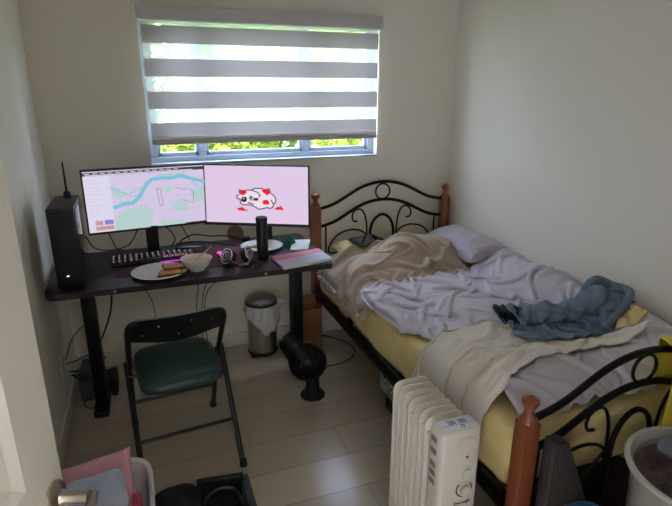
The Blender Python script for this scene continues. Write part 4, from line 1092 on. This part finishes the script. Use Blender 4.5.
tag(heap((tcx, tcy), .172, .172, .515, .035, 91, .30, 34, 2.2).build('knitwear', M['brownc'], smooth=80), 'dark brown knitwear heaped inside the cloudy plastic tub', 'knitwear')
q = MB(); q.tube(bez([(1.79, -2.15, .545), (1.84, -2.14, .57), (1.89, -2.16, .575), (1.93, -2.20, .57), (1.94, -2.26, .56)], 8), [.02+.012*math.sin(i*.4) for i in range(33)], 12, flat=.6)
tag(q.build('rolled_cloth', M['greyc'], smooth=80), 'light grey rolled cloth on top of the brown knitwear in the tub', 'cloth')
# yellow sack behind the tub, leaning on the footboard
b = MB(); rows = []
for k in range(37):
    u = k/36; row = []
    for t_ in range(33):
        w_ = t_/32
        zt = .800-.02*u
        if w_ < .55: q_ = w_/.55; y_ = -2.045+.028*q_**3; z_ = .50+(zt-.50)*q_
        elif w_ < .70: q_ = (w_-.55)/.15; y_ = -2.017+.062*q_; z_ = zt+.006*math.sin(PI*q_)
        else: q_ = (w_-.70)/.30; y_ = -1.955+.006*q_; z_ = zt-.16*q_
        row.append(b.bm.verts.new((1.872+.30*u+.015+.078*w_+.004*math.sin(w_*9), y_+(-.007*math.sin(u*22+w_*2)-.004 if w_ < .55 else .003*math.sin(u*22)), z_)))
    rows.append(row)
for A_, B_ in zip(rows, rows[1:]):
    for t_ in range(32): b.bm.faces.new((A_[t_], B_[t_], B_[t_+1], A_[t_+1]))
ys = b.build('yellow_cloth', M['yellow'], smooth=80); s_ = ys.modifiers.new('thickness', 'SOLIDIFY'); s_.thickness = .004
tag(ys, 'bright yellow cloth hung over the iron footboard behind the plastic tub', 'cloth')
# tote
q = MB(); q.prism([(1.463, 0), (1.70, 0), (1.675, .18), (1.635, .34), (1.525, .585), (1.51, .597), (1.466, .600)], .045, frame_mtx((0, -2.016, 0), (1, 0, 0), (0, 0, 1)), .012)
bmesh.ops.triangulate(q.bm, faces=[f for f in q.bm.faces if len(f.verts) > 4])
tag(q.build('tote_bag', M['tote'], smooth=80), 'dark charcoal canvas bag slumped against the footboard by the near post', 'bag')
# blue tray
bt = thing('storage_tray', 'blue plastic bin with a rounded rim between footboard post and tub', 'bin', (1.54, -2.165, 0))
open_tub('bin_body', M['bluep'], (1.540, -2.158, 0), [(.065, 0), (.082, .355), (.090, .36), (.093, .370), (.089, .374), (.084, .370), (.080, .355), (.062, .01)], bt, sx=1, sy=1.0, sq=.5)
tag(heap((1.540, -2.158), .070, .070, .335, .01, 99, .03, 14).build('dark_heap', M['maroon'], smooth=80), 'dark heap lying inside the blue plastic bin', 'cloth')  # dark heap filling the bin close to its rim
tag(heap((1.90, -1.80), .42, .10, .06, .16, 105, .0, 18).build('underbed_shade', M['maroon'], smooth=80), 'dark heap standing in for the shade beneath the foot of the bed', 'shade fill')  # added heap whose dark colour paints the under-bed shade

# ------------------------------------------------------------------ outside: lawn and foliage behind the window
MB().box(-12, 14, T, 16, -.3, -.06).build('ground', M['lawn'], kind='structure', smooth=0)
rt = random.Random(5)
def shrub(name, label, c, rad, hgt, n, m, cat='tree', grp=None):
    t = thing(name, label, cat, (c[0], c[1], -.06), grp)
    q = MB(); q.tube(bez([(c[0], c[1], -.06), (c[0]+.05, c[1], hgt*.35), (c[0]-.05, c[1]+.03, hgt*.75)], 5), [.07-.005*i for i in range(11)], 8).build('trunk', M['bark'], t)
    V = []; Fc = []
    for _ in range(n):
        while True:
            x, y, z = (rt.uniform(-1, 1) for _ in range(3))
            if x*x+y*y+z*z < 1: break
        p = Vector((c[0]+x*rad, c[1]+y*rad*.7, hgt*.48+z*hgt*.48)); s = rt.uniform(.05, .11)
        u = Vector((rt.uniform(-1, 1), rt.uniform(-1, 1), rt.uniform(-1, 1))).normalized(); w = u.cross(Vector((rt.uniform(-1, 1), rt.uniform(-1, 1), 1))).normalized()
        k = len(V); V += [p-u*s, p+w*s*.45, p+u*s, p-w*s*.45]; Fc.append((k, k+1, k+2, k+3))
    me = bpy.data.meshes.new('foliage'); me.from_pydata([v-Vector(t.location) for v in V], [], Fc); me.materials.append(m)
    o = bpy.data.objects.new('foliage', me); C.objects.link(o); o.parent = t
shrub('garden_shrub', 'low yellow-green shrub outside behind the left window pane', (-.6, 3.6), .95, 1.75, 2600, M['leaf'])
shrub('garden_tree', 'dense green tree outside behind the middle window pane', (1.45, 4.3), 1.0, 3.9, 6000, M['leaf2'])
shrub('garden_tree', 'leafy yellow-green tree outside behind the right window pane', (3.4, 3.8), 1.1, 4.2, 7000, M['leaf'])
shrub('garden_tree', 'tall green tree outside at the far right of the window', (5.9, 5.0), 1.4, 4.4, 5000, M['leaf2'])

shrub('garden_tree', 'broad green tree outside seen between the middle and right panes', (2.5, 6.2), 1.2, 3.7, 6000, M['leaf2'])

GROUPS = {'garden_tree': 'trees outside the window', 'monitor': 'monitors on the desk', 'toast': 'toast on the plate', 'dinner_plate': 'plates on the desk', 'cable': 'cables around the desk'}
for o in list(S.objects):
    k = o.name.split('.')[0]
    if k in GROUPS and o.parent is None and 'category' in o: o['group'] = GROUPS[k]

# ------------------------------------------------------------------ light
wd_ = bpy.data.worlds.new('world'); S.world = wd_; wd_.use_nodes = True; nt = wd_.node_tree
bgn = nt.nodes['Background']
sky = nt.nodes.new('ShaderNodeTexSky'); sky.sky_type = 'HOSEK_WILKIE'; sky.turbidity = 4
sky.sun_direction = Vector((.35, -.62, .70)).normalized()
mixn = nt.nodes.new('ShaderNodeMix'); mixn.data_type = 'RGBA'; mixn.inputs[0].default_value = .55
mixn.inputs[7].default_value = (.74, .87, 1.20, 1)
nt.links.new(sky.outputs[0], mixn.inputs[6]); nt.links.new(mixn.outputs[2], bgn.inputs['Color'])
bgn.inputs['Strength'].default_value = 8.5
sl = bpy.data.lights.new('sun', 'SUN'); sl.energy = 7; sl.angle = .01; sl.color = (1, .93, .8)
so = bpy.data.objects.new('sun', sl); C.objects.link(so)
so.rotation_euler = Vector((-.35, .62, -.70)).to_track_quat('-Z', 'Y').to_euler()
pl_ = bpy.data.lights.new('window_portal', 'AREA'); pl_.shape = 'RECTANGLE'; pl_.size = WX1-WX0; pl_.size_y = WZ1-WZ0; pl_.cycles.is_portal = True
po = bpy.data.objects.new('window_portal', pl_); C.objects.link(po); po.location = ((WX0+WX1)/2, .16, (WZ0+WZ1)/2); po.rotation_euler = (-PI/2, 0, 0)
hl = bpy.data.lights.new('hall_fill', 'AREA'); hl.shape = 'DISK'; hl.size = .5; hl.energy = 3.5; hl.color = (1, .93, .84)  # added soft fill standing in for light from the unseen hallway
ho = bpy.data.objects.new('hall_fill', hl); C.objects.link(ho); ho.location = (.7, YF-1.1, HC-.04)

# ------------------------------------------------------------------ camera
cx, cy, cz, yaw, pitch, roll, fpx = .4612, -3.0047, 1.55, .35497, .30618, .00236, 522.8
cam = bpy.data.cameras.new('camera'); co = bpy.data.objects.new('camera', cam); C.objects.link(co)
fw = Vector((math.sin(yaw)*math.cos(pitch), math.cos(yaw)*math.cos(pitch), -math.sin(pitch))); rt_ = Vector((math.cos(yaw), -math.sin(yaw), 0)); upv = rt_.cross(fw)
r2 = rt_*math.cos(roll)+upv*math.sin(roll); u2 = upv*math.cos(roll)-rt_*math.sin(roll)
mm_ = Matrix.Identity(4)
for i in range(3): mm_[i][0] = r2[i]; mm_[i][1] = u2[i]; mm_[i][2] = -fw[i]
mm_[0][3], mm_[1][3], mm_[2][3] = cx, cy, cz
co.matrix_world = mm_; cam.sensor_width = 36; cam.lens = fpx*36/672; cam.clip_start = .02
S.camera = co
vs = S.view_settings; vs.view_transform = 'Standard'; vs.look = 'None'; vs.gamma = 1; vs.use_curve_mapping = False; vs.exposure = 1.78
S.cycles.use_denoising = True
S.cycles.max_bounces = 10; S.cycles.diffuse_bounces = 6; S.cycles.transparent_max_bounces = 12; S.cycles.sample_clamp_indirect = 8
